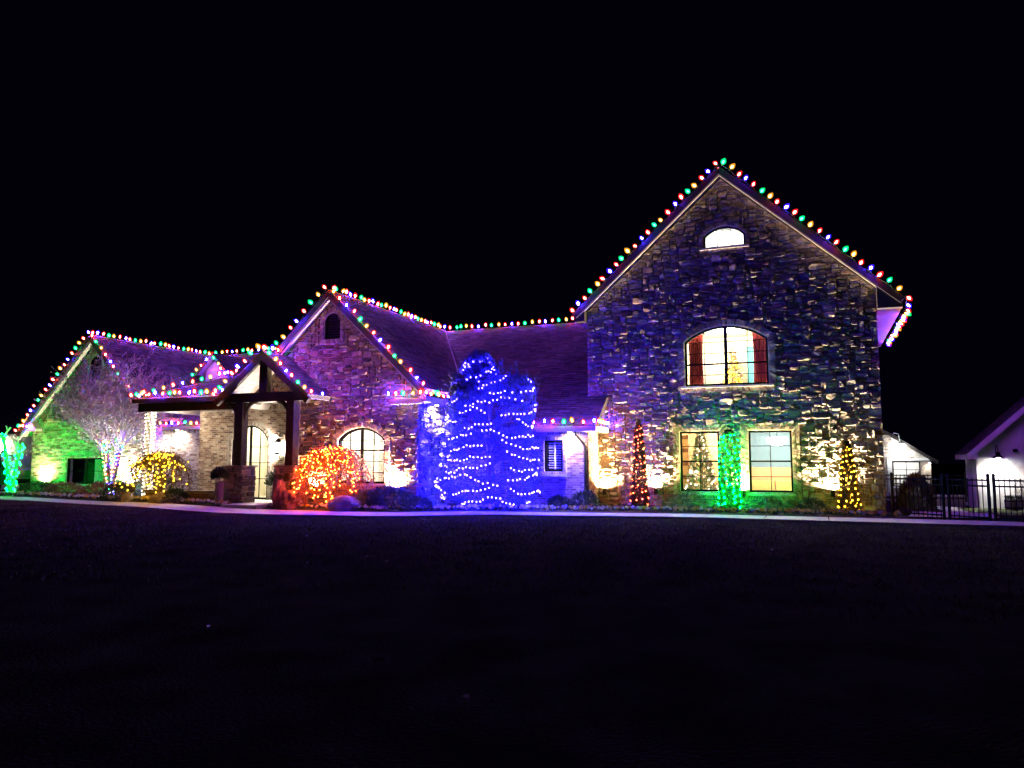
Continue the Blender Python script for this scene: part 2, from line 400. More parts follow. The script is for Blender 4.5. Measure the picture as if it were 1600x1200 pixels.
def roof(eL, eR, rL, rR, parent, rng, thick=.14, name='roof', shingles=True, mat='soffit'):
    eL, eR, rL, rR = map(Vector, (eL, eR, rL, rR))
    n = (eR-eL).cross(rL-eL).normalized()
    if n.z < 0: n = -n
    V = [eL,eR,rR,rL,eL-n*thick,eR-n*thick,rR-n*thick,rL-n*thick]
    slab = MB().add(V, [(0,1,2,3),(7,6,5,4),(0,4,5,1),(1,5,6,2),(2,6,7,3),(3,7,4,0)]).build(name, M[mat], parent)
    if shingles:
        mb = MB(); L = ((rL-eL).length+(rR-eR).length)/2; rows = max(2, int(L/.15))
        for j in range(rows):
            u0, u1 = j/rows, min(1, (j+1)/rows+.02/L)
            a0, b0, a1, b1 = eL.lerp(rL,u0), eR.lerp(rR,u0), eL.lerp(rL,u1), eR.lerp(rR,u1)
            k = max(1, int((b0-a0).length/.32)); off = rng.random()
            cuts = [0]+[min(1, max(0, (q+off)/k+rng.uniform(-.12,.12)/k)) for q in range(k)]+[1]
            for q in range(len(cuts)-1):
                if cuts[q+1]-cuts[q] < 1e-4: continue
                hgt = rng.uniform(.014, .028)
                p = a0.lerp(b0,cuts[q])+n*hgt; r_ = a0.lerp(b0,cuts[q+1])+n*hgt; s_ = a1.lerp(b1,cuts[q+1])+n*.005; w_ = a1.lerp(b1,cuts[q])+n*.005
                c = rng.choice(SHING); kk = rng.uniform(.7, 1.3)
                mb.add([p,r_,s_,w_,p-n*hgt,r_-n*hgt], [(0,1,2,3),(4,5,1,0)], 0, tuple(v*kk for v in c))
        mb.build('shingle', M['shingle'], slab, kind='stuff')
    return slab
M['fascia'] = plain('fascia', (.055,.045,.042), .6, .15, 4, .05)
def trimbar(p, q, w, h, parent, name='rake_board', mat='fascia', up=(0,0,1)):
    return MB().beam(p, q, w, h, up).build(name, M[mat], parent)
rg = random.Random(11)
# ---- the big stone gable on the right
RG_OUT = [(-9,-.05),(0,-.05),(0,6.72),(-4.45,10.76),(-9,6.65)]
w_big = arch(-5.72,-3.14,3.97,5.42,.47); w_att = arch(-5.04,-3.72,8.46,8.86,.3)
w_l = arch(-5.94,-4.70,.60,2.51,0); w_r = arch(-3.81,-2.53,.60,2.51,0)
gw = backing('stone_wall', RG_OUT, [w_big,w_att,w_l,w_r], 0, .3, M['mortar'], house)
stone_wall(RG_OUT, [grow(w_big,.2),grow(w_att,.13),grow(w_l,.21),grow(w_r,.21)], front(0), rg, parent=gw)
surround(w_big, front(0), rg, PAL_TAN, house, rows=1, w=.2)
surround(w_att, front(0), rg, PAL_TAN, house, rows=1, w=.12)
surround(w_l, front(0), rg, PAL_TAN, house); surround(w_r, front(0), rg, PAL_TAN, house)
window(w_big, 0, house, vert=(-5.10,-4.43,-3.76), horiz=(4.32,4.67,5.02,5.38), thick=(-4.43,4.67), label='wide arched window with red curtains')
window(w_att, 0, house, vert=(-4.6,-4.16), mw=.03, label='small arched attic window glowing white')
window(w_l, 0, house, vert=(-5.32,), horiz=(1.08,1.555,2.03), thick=(1.555,))
window(w_r, 0, house, vert=(-3.17,), horiz=(1.08,1.555,2.03), thick=(1.555,))
for x0, x1, z in ((-5.85,-3.0,3.90),(-6.02,-4.62,.50),(-3.89,-2.45,.50),(-5.16,-3.6,8.40)):
    MB().box(x0, x1, -.13, .02, z, z+.06).build('sill', M['mortar'], house)
# right, left and back walls
MB().box(-.3, -.004, .3, 8, -.05, 6.7).build('side_wall', M['mortar'], house)
MB().box(-9, -8.7, .3, 8, -.05, 6.7).build('side_wall', M['mortar'], house)
MB().prism(RG_OUT, 8, 8.3).build('back_wall', M['mortar'], house)
TOP, SL = 11.05, .909
def gl(s): return TOP-SL*abs(s+4.45)
roof((-9.35,-.36,gl(-9.35)),(-9.35,8.5,gl(-9.35)),(-4.45,-.36,TOP),(-4.45,8.5,TOP), house, rg)
roof((.68,8.5,gl(.68)),(.68,-.36,gl(.68)),(-4.45,8.5,TOP),(-4.45,-.36,TOP), house, rg)
for sg in (-1, 1):
    e = -9.35 if sg < 0 else .68
    trimbar((-4.45,-.40,TOP-.13),(e,-.40,gl(e)-.13), .05, .2, house, up=(0,-1,0) if 0 else (0,0,1))
    trimbar((-4.45,-.34,TOP-.27),(e*.98,-.34,gl(e*.98)-.27), .04, .05, house, name='rake_trim', mat='trim')
    k = -9.0 if sg < 0 else 0.0
    MB().prism([(k,gl(e)-.32),(e,gl(e)-.32),(e,gl(e)-.12),(k,gl(k)-.3)], -.36, -.02).build('eave_return', M['fascia'], house)
    MB().box(min(e,e-sg*.1), max(e,e-sg*.1), -.3, 8.4, gl(e)-.2, gl(e)-.03).build('gutter', M['trim'], house)
    MB().box(min(k,e), max(k,e), -.02, 8.4, gl(e)-.3, gl(e)-.26).build('soffit', M['soffit'], house)
# rooms seen through the windows
box_room(-6.4,-2.5,.34,3.6,3.3,6.05, M['roomwall'], house)
box_room(-5.3,-3.4,.34,1.6,8.2,9.35, M['white'], house)
box_room(-6.3,-4.25,.34,3.4,.05,2.75, M['orangewall'], house)
box_room(-4.2,-2.1,.34,3.4,.05,2.75, M['roomwall'], house, back=M['bluewall'])
# ---- brick wing with the small shuttered window, between the two stone gables
wg = random.Random(5)
WT = -1.2; WS = -8.66
w_wing = arch(-10.16,-9.53,1.22,2.24,0)
bw = backing('brick_wall', [(-14.0,-.05),(WS,-.05),(WS,2.62),(-14.0,2.62)], [w_wing], WT, .3, M['mortar'], house)
bricks(-13.8, WS, 0, 2.62, [grow(w_wing,.12)], front(WT), wg, PAL_RED, bw, soldier=1)
bricks(WT, -.1, 0, 2.62, [], side(WS), wg, PAL_TAN, bw, soldier=1)
MB().box(WS-.3, WS, WT+.3, 0, -.05, 2.62).build('return_wall', M['mortar'], house)
surround(w_wing, front(WT), wg, PAL_RED, house, rows=1, w=.1, dep=.03)
ww = window(w_wing, WT, house, frame='black', gl='glass')
MB().box(-10.3,-9.39, WT-.1, WT+.02, 1.06, 1.13).build('sill', M['brick'] if 0 else M['mortar'], house)
for k in range(11):
    z = 1.34+k*.08
    MB().beam((-10.06,WT+.16,z),(-9.63,WT+.16,z), .055, .012, up=(0,.6,1)).build('shutter_slat', M['shutter'], ww)
MB().box(-9.86,-9.83,WT+.12,WT+.2,1.3,2.18).build('shutter_stile', M['shutter'], ww)
MB().box(-10.3,-9.4,WT+.7,WT+.75,1.0,2.5).build('room_shell', M['dark'], house)
roof((-13.84,-1.62,2.68),(-9.02,-1.62,2.68),(-17.2,5.5,7.36),(-9.02,5.5,7.36), house, wg)
roof((-9.02,-1.62,2.68),(-8.3,-1.62,2.68),(-9.02,-.09,3.72),(-8.3,-.09,3.72), house, wg, mat='fascia')
roof((-9.02,12.6,2.68),(-17.3,12.6,2.68),(-9.02,5.5,7.36),(-17.2,5.5,7.36), house, wg, shingles=False)
MB().box(-13.8,-8.28,-1.72,-1.6,2.5,2.66).build('gutter', M['trim'], house)
MB().box(-8.37,-8.28,-1.6,-.09,2.5,2.66).build('gutter', M['trim'], house)
MB().box(-13.8,-8.38,-1.6,-1.2,2.5,2.54).build('soffit', M['soffit'], house)
MB().prism([(0,0)]*0 or [(-1.6,2.55),(-.09,2.55),(-.09,3.55)], 0, .04).build('rake_cheek', M['fascia'], house).data.transform(Matrix(((0,1,0,-8.42),(1,0,0,0),(0,0,1,0),(0,0,0,1))))
trimbar((-13.70,.0,4.12),(-17.2,5.45,7.38), .12, .03, house, name='valley_flashing', mat='trim')
# downspout at the wing's corner
MB().tube([(-8.95,-1.68,2.52),(-8.95,-1.66,2.4),(-8.78,-1.3,2.12),(-8.76,-1.27,2.0),(-8.76,-1.27,.06)], .045, 8).build('downspout', M['timber'], house)
# ---- stone gable in the middle
mg = random.Random(23)
MT = -3.0; MS = -13.84; MC = -17.2; MTOP = 7.42; MSL = .945
def ml(s): return MTOP-MSL*abs(s-MC)
w_mid = arch(-16.94,-15.1,.82,2.28,.40); vent_m = arch(-17.6,-16.93,5.75,6.4,.27)
A1 = [(-18.5,-.05),(MS,-.05),(MS,3.74),(-18.5,3.74)]
A2 = [(-21.04,3.64),(MS,3.74),(MS,3.92),(MC,7.14),(-21.04,3.7)]
mw_ = backing('stone_wall', [(-18.5,-.05),(MS,-.05),(MS,3.92),(MC,7.16),(-21.04,3.64),(-18.5,3.74)], [w_mid,vent_m], MT, .3, M['mortar'], house)
stone_wall(A1, [grow(w_mid,.2)], front(MT), mg, parent=mw_, cell=.074, pal=PAL_WARM)
stone_wall(A2, [grow(vent_m,.16)], front(MT), mg, parent=mw_, cell=.074, pal=PAL_WARM)
surround(w_mid, front(MT), mg, PAL_RED, house, rows=1, w=.18); surround(vent_m, front(MT), mg, PAL_TAN, house, rows=1, w=.14)
window(w_mid, MT, house, vert=(-16.48,-16.02,-15.56), horiz=(1.18,1.55,1.92,2.26), thick=(-16.02,1.92), fw=.07, label='arched window of the middle stone gable')
MB().box(-17.1,-14.95,MT-.1,MT+.02,.73,.80).build('sill', M['mortar'], house)
def louvre(poly, t, slat_n, name='louvre_vent'):
    v = window(poly, t, house, gl='darkglass', name=name, frame='black')
    x0 = min(p[0] for p in poly)+.07; x1 = max(p[0] for p in poly)-.07; z0 = min(p[1] for p in poly)+.08; z1 = max(p[1] for p in poly)-.1
    for k in range(slat_n):
        z = z0+(z1-z0)*k/(slat_n-1); q = .12 if k > slat_n-3 else 0
        MB().beam((x0+q,t+.05,z),(x1-q,t+.05,z), .09, .014, up=(0,.8,1)).build('slat', M['black'], v)
louvre(vent_m, MT, 9)
sw = backing('stone_side_wall', [(MT,-.05),(.4,-.05),(.4,3.5),(MT,3.5)], [], MS, .3, M['mortar'], house, swap=True)
stone_wall([(MT,-.05),(.3,-.05),(.3,3.5),(MT,3.5)], [], side(MS), mg, parent=sw, cell=.08)
MB().box(-21.04,-20.74,-2.69,5,3.72,4.0).build('left_beam_wall', M['mortar'], house)
roof((-13.45,5.6,ml(-13.45)),(-13.45,-3.36,ml(-13.45)),(MC,5.6,MTOP),(MC,-3.36,MTOP), house, mg)
roof((-21.25,-3.36,ml(-21.25)),(-21.25,5.6,ml(-21.25)),(MC,-3.36,MTOP),(MC,5.6,MTOP), house, mg)
MB().prism([(-21,3.6),(-13.9,3.6),(MC,7.2)], 5.3, 5.5).build('back_wall', M['mortar'], house)
for e in (-21.25,-13.45):
    trimbar((MC,-3.40,MTOP-.14),(e,-3.40,ml(e)-.14), .05, .2, house); trimbar((MC,-3.33,MTOP-.30),(e,-3.33,ml(e)-.30), .05, .07, house, name='rake_trim', mat='trim')
MB().prism([(-14.7,3.5),(-13.45,3.5),(-13.45,3.57),(-14.5,3.62)], -3.36, -3.0+.0).build('eave_return', M['trim'], house)
MB().box(-13.5,-13.4,-3.4,.2,3.46,3.62).build('gutter', M['trim'], house)
MB().box(-14.75,-13.5,-3.42,-3.34,3.40,3.56).build('fascia', M['trim'], house)
MB().box(MS,-13.5,-3.34,.2,3.44,3.48).build('soffit', M['soffit'], house)
box_room(-17.6,-14.4,MT+.34,-.6,.1,3.1, M['roomwall'], house)
for k in range(24):
    z = .9+k*.06
    MB().beam((-15.55,MT+.35,z),(-15.18,MT+.35,z), .05, .01, up=(0,.7,1)).build('shutter_slat', M['shutter'], house)
# ---- entry: brick wall with the arched glazed door, recessed under the porch
eg = random.Random(31)
ET = -1.5
door = arch(-22.77,-21.05,.14,2.34,.58)
ew = backing('brick_wall', [(-24.4,-.05),(-18.5,-.05),(-18.5,3.75),(-24.4,3.75)], [door], ET, .25, M['mortar'], house)
bricks(-24.4,-18.5,.05,3.72, [grow(door,.13)], front(ET), eg, PAL_TAN, ew, soldier=1)
surround(door, front(ET), eg, PAL_PALE, house, rows=1, w=.11, dep=.03)
dw = window(door, ET, house, vert=(-22.35,-21.91,-21.47), horiz=(.9,1.5,2.1), thick=(-21.91,), name='door', label='arched iron double door with glass')
MB().box(-22.0,-21.97,ET-.06,ET+.02,1.0,1.3).build('handle', M['black'], dw)
box_room(-23.4,-20.4,ET+.3,1.2,.1,3.2, M['roomwall'], house)
MB().box(-24.4,-24.15,ET+.25,1.5,-.05,3.75).build('side_wall', M['mortar'], house)
MB().box(-18.5,-18.26,-2.69,ET,-.05,3.74).build('return_wall', M['mortar'], house)
MB().box(-18.62,-18.48,MT-.06,MT+.1,1.2,3.72).build('corner_board', M['trim'], house)
# ---- recessed brick wall to the left of the entry
rw = backing('brick_wall', [(-29.2,-.05),(-24.15,-.05),(-24.15,3.05),(-29.2,3.05)], [], 1.5, .25, M['mortar'], house)
bricks(-29.1,-24.2,.05,3.0, [], front(1.5), eg, PAL_PALE, rw, soldier=1)
roof((-28.4,1.1,3.12),(-21.2,1.1,3.12),(-31.95,7.2,7.22),(-17.2,7.2,7.22), house, eg)
roof((-17.44,13.3,3.12),(-32.2,13.3,3.12),(-17.2,7.2,7.22),(-31.95,7.2,7.22), house, eg, shingles=False)
MB().box(-29.0,-24.2,1.0,1.12,2.95,3.1).build('gutter', M['trim'], house)
MB().box(-29.0,-24.2,1.12,1.5,2.96,3.0).build('soffit', M['soffit'], house)
# ---- left gable
lg = random.Random(41)
LC = -31.95; LTOP = 7.22; LSL = 1.02
def ll(s): return LTOP-LSL*abs(s-LC)
w_left = arch(-33.40,-31.18,.55,1.70,0); vent_l = arch(-32.3,-31.6,5.2,5.95,.33)
LO = [(-35.7,-.05),(-28.9,-.05),(-28.9,3.55),(LC,6.9),(-35.7,3.1)]
lw = backing('brick_wall', LO, [w_left,vent_l], 0, .3, M['mortar'], house)
bricks(-35.7,-28.9,.05,3.3, [grow(w_left,.12)], front(0), lg, PAL_PALE, lw, L=.26, Hh=.09)
stone_wall([(-35.2,3.35),(-29.2,3.35),(-29.2,3.8),(LC,6.85),(-35.2,3.6)], [grow(vent_l,.1)], front(0), lg, parent=lw, cell=.12, dmax=.06)
surround(w_left, front(0), lg, PAL_PALE, house, rows=1, w=.1, dep=.03)
lwin = window(w_left, 0, house, vert=(-32.29,), horiz=(1.12,), thick=(-32.29,), gl='glass', label='low window of the left gable')
MB().box(-33.5,-31.08,-.1,.02,.44,.52).build('sill', M['mortar'], house)
louvre(vent_l, 0, 7)
MB().box(-34.2,-30.5,.9,.95,.2,2.2).build('room_shell', M['dark'], house)
for k in range(9):
    x = -32.1+k*.11; MB().tube([(x,.4,.55),(x,.4,1.7)], .045, 6).build('curtain_fold', M['shutter'], lwin)
roof((-28.3,13,ll(-28.3)),(-28.3,-.36,ll(-28.3)),(LC,13,LTOP),(LC,-.36,LTOP), house, lg)
roof((-36.2,-.36,ll(-36.2)),(-36.2,13,ll(-36.2)),(LC,-.36,LTOP),(LC,13,LTOP), house, lg)
for e in (-36.2,-28.3):
    trimbar((LC,-.40,LTOP-.15),(e,-.40,ll(e)-.15), .05, .22, house); trimbar((LC,-.33,LTOP-.32),(e,-.33,ll(e)-.32), .05, .08, house, name='rake_trim', mat='trim')
    MB().box(e-.05,e+.05,-.36,3,ll(e)-.18,ll(e)-.02).build('gutter', M['trim'], house)
MB().prism([(-36.2,2.95),(-35.1,2.95),(-35.1,3.05),(-35.7,3.6),(-36.2,3.05)], -.36, -.02).build('eave_return', M['trim'], house)
MB().box(-35.7,-35.4,.3,12,-.05,3.2).build('side_wall', M['mortar'], house)
MB().box(-29.2,-28.9,.3,1.5,-.05,3.2).build('side_wall', M['mortar'], house)
# garage wing at the far left edge of the picture
gb = backing('brick_wall', [(-52,-.05),(-35.7,-.05),(-35.7,3.3),(-52,3.3)], [], 7.5, .3, M['mortar'], house)
bricks(-46,-35.8,.3,3.2, [], front(7.5), lg, PAL_PALE, gb, L=.3, Hh=.1)
roof((-52,7.0,3.2),(-36.3,7.0,3.2),(-52,11.5,5.2),(-36.3,11.5,5.2), house, lg)
# ---- porch: low front slope with hip, gutter, beams
pg = random.Random(51)
roof((-25.1,-4.0,3.86),(-20.75,-4.0,3.86),(-21.3,-.2,5.46),(-20.4,-.2,5.46), house, pg)
roof((-25.1,1.0,3.86),(-25.1,-4.0,3.86),(-21.3,1.0,5.46),(-21.3,-.2,5.46), house, pg)
MB().box(-25.15,-20.75,-4.12,-3.99,3.66,3.82).build('gutter', M['timber'], house)
MB().box(-25.0,-20.3,-3.95,-3.72,3.36,3.68).build('porch_beam', M['timber'], house)
MB().box(-25.0,-24.78,-3.72,1.4,3.40,3.68).build('porch_beam', M['soffit'], house)
MB().box(-24.9,-20.85,-3.70,ET,3.70,3.735).build('porch_ceiling', M['board'], house)
MB().box(-20.846,-18.5,-2.68,ET,3.70,3.735).build('porch_ceiling', M['board'], house)
MB().box(-24.9,-24.2,ET,1.45,3.70,3.735).build('porch_ceiling', M['board'], house)
MB().box(-24.62,-24.38,-3.96,-3.72,.1,3.36).build('porch_post', M['white'], house)
MB().box(-25.2,-18.3,-4.35,1.4,-.02,.135).build('porch_floor', M['concrete'], house)
# entry gable: timber truss on stone piers
EC = -19.1; EP = 5.27; ES = .815
def el(s): return EP-ES*abs(s-EC)
roof((-17.2,-3.1,el(-17.2)),(-17.2,-4.4,el(-17.2)),(EC,-3.1,EP),(EC,-4.4,EP), house, pg, thick=.12, mat='fascia')
roof((-21.0,-4.4,el(-21.0)),(-21.0,-2.2,el(-21.0)),(EC,-4.4,EP),(EC,-2.2,EP), house, pg, thick=.12, mat='fascia')
for e in (-21.0,-17.2): trimbar((EC,-4.36,EP-.2),(e,-4.36,el(e)-.2), .14, .2, house, name='rafter', mat='timber')
MB().box(-20.75,-17.45,-4.28,-4.04,3.55,3.86).build('tie_beam', M['timber'], house)
MB().box(EC-.16,EC+.16,-4.30,-4.06,3.86,4.95).build('king_post', M['timber'], house)
# boarded vault behind the truss
for sg in (-1, 1):
    for k in range(11):
        a0, a1 = .14+k*.155, .14+k*.155+.14
        y1 = -2.75 if sg < 0 else -3.12
        P = [(EC+sg*a0, -4.2, el(EC+a0)-.155), (EC+sg*a1, -4.2, el(EC+a1)-.155), (EC+sg*a1, y1, el(EC+a1)-.155), (EC+sg*a0, y1, el(EC+a0)-.155)]
        MB().add([Vector(p) for p in P]+[Vector(p)-Vector((0,0,.018)) for p in P], [(0,1,2,3),(7,6,5,4),(0,4,5,1),(1,5,6,2),(2,6,7,3),(3,7,4,0)]).build('vault_board', M['board'], house)
for s0 in (-20.05,-17.95):
    MB().box(s0-.15,s0+.15,-4.32,-4.02,1.35,3.55).build('porch_post', M['timber'], house)
    sg = 1 if s0 < EC else -1
    pts = [(s0+sg*(.12+.5*(1-math.cos(a))), -4.17, 2.95+.62*math.sin(a)) for a in [i*math.pi/14 for i in range(8)]]
    MB().tube(pts, .075, 6).build('brace', M['timber'], house)
    # pier
    pier = MB().box(s0-.36,s0+.36,-4.5,-3.84,0,1.36).build('stone_pier', M['mortar'], house)
    stone_wall([(s0-.4,.0),(s0+.4,.0),(s0+.4,1.36),(s0-.4,1.36)], [], lambda x,z,d: (x,-4.5-d,z), pg, parent=pier, cell=.09, dmax=.07)
    stone_wall([(-4.52,.0),(-3.84,.0),(-3.84,1.36),(-4.52,1.36)], [], side(s0+.36), pg, parent=pier, cell=.09, dmax=.07)
    MB().box(s0-.44,s0+.44,-4.58,-3.78,1.36,1.42).build('pier_cap', M['rock'], house)
MB().tube([(-20.55,-4.2,3.7),(-20.55,-4.22,3.5),(-20.3,-4.25,3.3),(-20.25,-4.25,3.2),(-20.25,-4.25,1.45)], .04, 8).build('downspout', M['timber'], house)
# low brick planter wall beside the steps
pw = MB().box(-23.9,-20.7,-4.5,-4.25,.05,.50).build('planter_wall', M['mortar'], house)
bricks(-23.9,-20.7,.08,.5, [], front(-4.5), pg, PAL_RED, pw)
MB().box(-23.95,-20.65,-4.56,-4.2,.50,.56).build('wall_cap', M['rock'], house)
# dormer on the main roof
DT = 4.0; DC = -28.75
MB().prism([(DC-.62,5.0),(DC+.62,5.0),(DC+.62,5.95),(DC,6.50),(DC-.62,5.95)], DT, DT+.2).build('dormer_face', M['siding'], house)
for z in (5.3,5.55,5.8,6.05): MB().box(DC-.6*min(1,(6.55-z)/.6),DC+.6*min(1,(6.55-z)/.6),DT-.012,DT,z,z+.015).build('dormer_lap', M['siding'], house)
roof((DC+1.0,7,5.78),(DC+1.0,DT-.3,5.78),(DC,7,6.75),(DC,DT-.3,6.75), house, pg, thick=.1)
roof((DC-1.0,DT-.3,5.78),(DC-1.0,7,5.78),(DC,DT-.3,6.75),(DC,7,6.75), house, pg, thick=.1)
for e in (-1,1): trimbar((DC,DT-.33,6.66),(DC+e,DT-.33,5.69), .05, .13, house, mat='timber')
MB().tube([(-29.3,2.6,4.0),(-29.3,2.6,5.05)], .06, 8).build('vent_pipe', M['trim'], house)
MB().box(-28.6,-27.9,9.0,9.6,5.5,8.15).box(-28.7,-27.8,8.9,9.7,8.15,8.25).build('chimney', M['mortar'], house)
# stones: the 300 largest are parts of their own, the rest joined per wall
STONES.sort(key=lambda q: -q[0])
for ar, V, F, c, par in STONES[:300]:
    MB().add(V, F, 0, c).build('stone', M['stone'], par)
rest = {}
for ar, V, F, c, par in STONES[300:]:
    rest.setdefault(par, MB()).add(V, F, 0, c)
for par, mb in rest.items(): mb.build('stonework', M['stone'], par, kind='stuff')
# ------------------------------------------------------------------ structure: ground
def lerp_tab(tab, s):
    if s <= tab[0][0]: return tab[0][1]
    for (a, x), (b, y) in zip(tab, tab[1:]):
        if s <= b: k = (s-a)/(b-a); k = k*k*(3-2*k); return x+(y-x)*k
    return tab[-1][1]
PF = [(-40,-4.6),(-30,-5.6),(-22,-6.95),(-16.5,-7.05),(-13.7,-6.6),(-9.9,-4.65),(-4.7,-3.75),(-.3,-3.85),(9,-4.1)]
PR = [(-40,-2.9),(-32,-3.9),(-24,-5.3),(-18,-5.2),(-14.6,-5.2),(-10.5,-3.45),(-4.9,-2.45),(-.2,-2.4),(9,-2.7)]
def axis_pts(a, b, step, far):
    out = []; x = a
    while x < b: out.append(x); x += step
    return [-far, a-60, a-20, a-6] + out + [b, b+6, b+20, b+60, far]
xs = axis_pts(-46, 14, 1.5, 600); ts = axis_pts(-26, 40, 1.5, 600)
lawn = MB(); lawn.v = [tuple(W(s, t, gz(s, t) + (.02*noise.noise((s*.4, t*.4, 0)) if -25 < t < -7.5 else 0))) for t in ts for s in xs]
for j in range(len(ts)-1):
    for i in range(len(xs)-1):
        a = j*len(xs)+i; lawn.f.append([a, a+1, a+1+len(xs), a+len(xs)]); lawn.mi.append(0); lawn.t.append(None)
M['lawn'] = plain('lawn', (.030, .029, .022), 1.0, .5, 1.3, 1.0, bscale=30, spec=0.0)
lawn_o = lawn.build('lawn', M['lawn'], kind='structure', smooth=True)
def strip(name, s0, s1, step, f0, f1, z, mat, cross=1, bumpy=0, seed=0, dens=None):
    mb = MB(); n = int((s1-s0)/step)+1; rr = random.Random(seed); rows = []
    for i in range(n+1):
        s = s0+(s1-s0)*i/n; a, b = f0(s), f1(s); row = []
        for k in range(cross+1):
            t = a+(b-a)*k/cross; e = 0 if k in (0,) else rr.uniform(0, bumpy)
            row.append(len(mb.v)); mb.v.append(tuple(W(s, t, gz(s, t)+z+e)))
        base = len(mb.v); mb.v.append(tuple(W(s, a, gz(s, a)-.05))); rows.append((row, base))
    for (r0, b0), (r1, b1) in zip(rows, rows[1:]):
        for k in range(cross): mb.f.append([r0[k], r1[k], r1[k+1], r0[k+1]]); mb.mi.append(0); mb.t.append(None)
        mb.f.append([b0, b1, r1[0], r0[0]]); mb.mi.append(0); mb.t.append(None)
    return mb.build(name, mat, kind='structure')
pf = lambda s: lerp_tab(PF, s); pr = lambda s: lerp_tab(PR, s)
path = None
# concrete path poured in slabs: each slab a piece of the path, with open joints
s = -40.0; slabs = []
while s < 9:
    slabs.append((s+.012, min(s+1.6, 9)-.012)); s += 1.6
path = strip('path', -40, 9, .8, lambda s: pf(s)+.03, lambda s: pr(s)-.03, .012, M['dark'])
for a, b in slabs:
    mb = MB(); n = 4
    for i in range(n+1):
        q = a+(b-a)*i/n
        for t, z in ((pf(q), -.02), (pf(q), .05), (pr(q), .05), (pr(q), -.02)): mb.v.append(tuple(W(q, t, gz(q, t)+z)))
    for i in range(n):
        for k in range(3): mb.f.append([i*4+k, (i+1)*4+k, (i+1)*4+k+1, i*4+k+1]); mb.mi.append(0); mb.t.append(None)
    mb.f += [[0,1,2,3],[n*4+3,n*4+2,n*4+1,n*4]]; mb.mi += [0,0]; mb.t += [None,None]
    mb.build('concrete_slab', M['concrete'], path)
walk = MB(); V = [W(x, t, z) for x, t, z in ((-19.75,-5.35,.17),(-18.35,-5.35,.17),(-18.35,-4.3,.18),(-19.75,-4.3,.18))]
walk.add(V+[v-Vector((0,0,.2)) for v in V], [(0,1,2,3),(0,4,5,1),(1,5,6,2),(3,7,4,0)]).build('entry_walk', M['concrete'], kind='structure')
def wallt(s):
    return 0 if s > -8.7 else WT if s > -13.8 else MT if s > -18.4 else -4.2 if s > -25.2 else -1 if s > -28.9 else 0
bedr = random.Random(3)
strip('garden_bed', -38, -19.8, .3, pr, lambda s: (wallt(s)+.05), .055, M['mulch'], 6, .07, 1)
strip('garden_bed', -18.3, .35, .25, pr, lambda s: wallt(s)+.05, .055, M['mulch'], 6, .07, 2)
# pavement of the yard behind the fence, curving back to the pool house
yard = MB(); cl = [(1.6,-1.0,1.6),(1.9,1.5,1.5),(2.6,4,1.2),(3.1,6.5,.95),(3.0,8.6,.8),(2.4,11.8,1.2)]
for s, t, w in cl:
    for k in (-1, 1): yard.v.append(tuple(W(s+k*w*.7, t, gz(s+k*w*.7, t)+.03)))
for i in range(len(cl)-1): yard.f.append([2*i,2*i+1,2*i+3,2*i+2]); yard.mi.append(0); yard.t.append(None)
yard.build('yard_path', M['concrete'], kind='structure')
pat = MB(); V = [W(s, t, -.265) for s, t in ((-.5,12),(4.0,12),(6,21.4),(-.5,21.4))]; pat.add(V, [(0,1,2,3)]).build('patio', M['concrete'], kind='structure')
V = [W(s, t, -.262) for s, t in ((3.2,5.2),(9,5.2),(12,9.7),(3.2,9.7))]; MB().add(V, [(0,1,2,3)]).build('lamplit_lawn', plain('lamplit_lawn', (.07,.10,.03), .95, .5, 5, .8, bscale=40), kind='structure')  # brighter grass patch: the lamplight by the barn is in its colour
# driveway at the far left
V = [W(s, t, .12+.02) for s, t in ((-60,-3.5),(-36.4,-3.2),(-36.4,7.4),(-60,7.4))]
MB().add(V, [(0,1,2,3)]).build('driveway', M['concrete'], kind='structure')
# short winter grass along the path, where the light still reaches
gr = random.Random(17); gm = MB()
for k in range(70000):
    s = gr.uniform(-38, 8); d = gr.random()**2.6*13; t = pf(s)-.01-d
    z = gz(s, t); h = gr.uniform(.025, .06); a = gr.uniform(0, 6.28); w = .005+.0035*min(d,6)/5
    p = W(s, t, z); dx, dy = math.cos(a)*w, math.sin(a)*w; lx, ly = gr.uniform(-.03,.03), gr.uniform(-.03,.03)
    o = len(gm.v); gm.v += [(p.x-dx,p.y-dy,z),(p.x+dx,p.y+dy,z),(p.x+lx,p.y+ly,z+h)]; gm.f.append([o,o+1,o+2]); gm.mi.append(0); gm.t.append(None)
tag(gm.build('grass', M['lawnblade']), 'short dormant grass along the edge of the dark lawn', 'grass', kind='stuff')

# ------------------------------------------------------------------ lights: colours
COL = dict(red=(1,.055,.03), green=(.01,1,.26), amber=(1,.43,.07), blue=(.045,.025,1), orange=(1,.115,.006), gold=(1,.44,.012),
           ruby=(1,.05,.015), emerald=(0,1,.045), azure=(.007,.004,1), aqua=(0,1,.05), warm=(1,.80,.50), yellow=(1,.50,.012), white=(.85,.9,1))
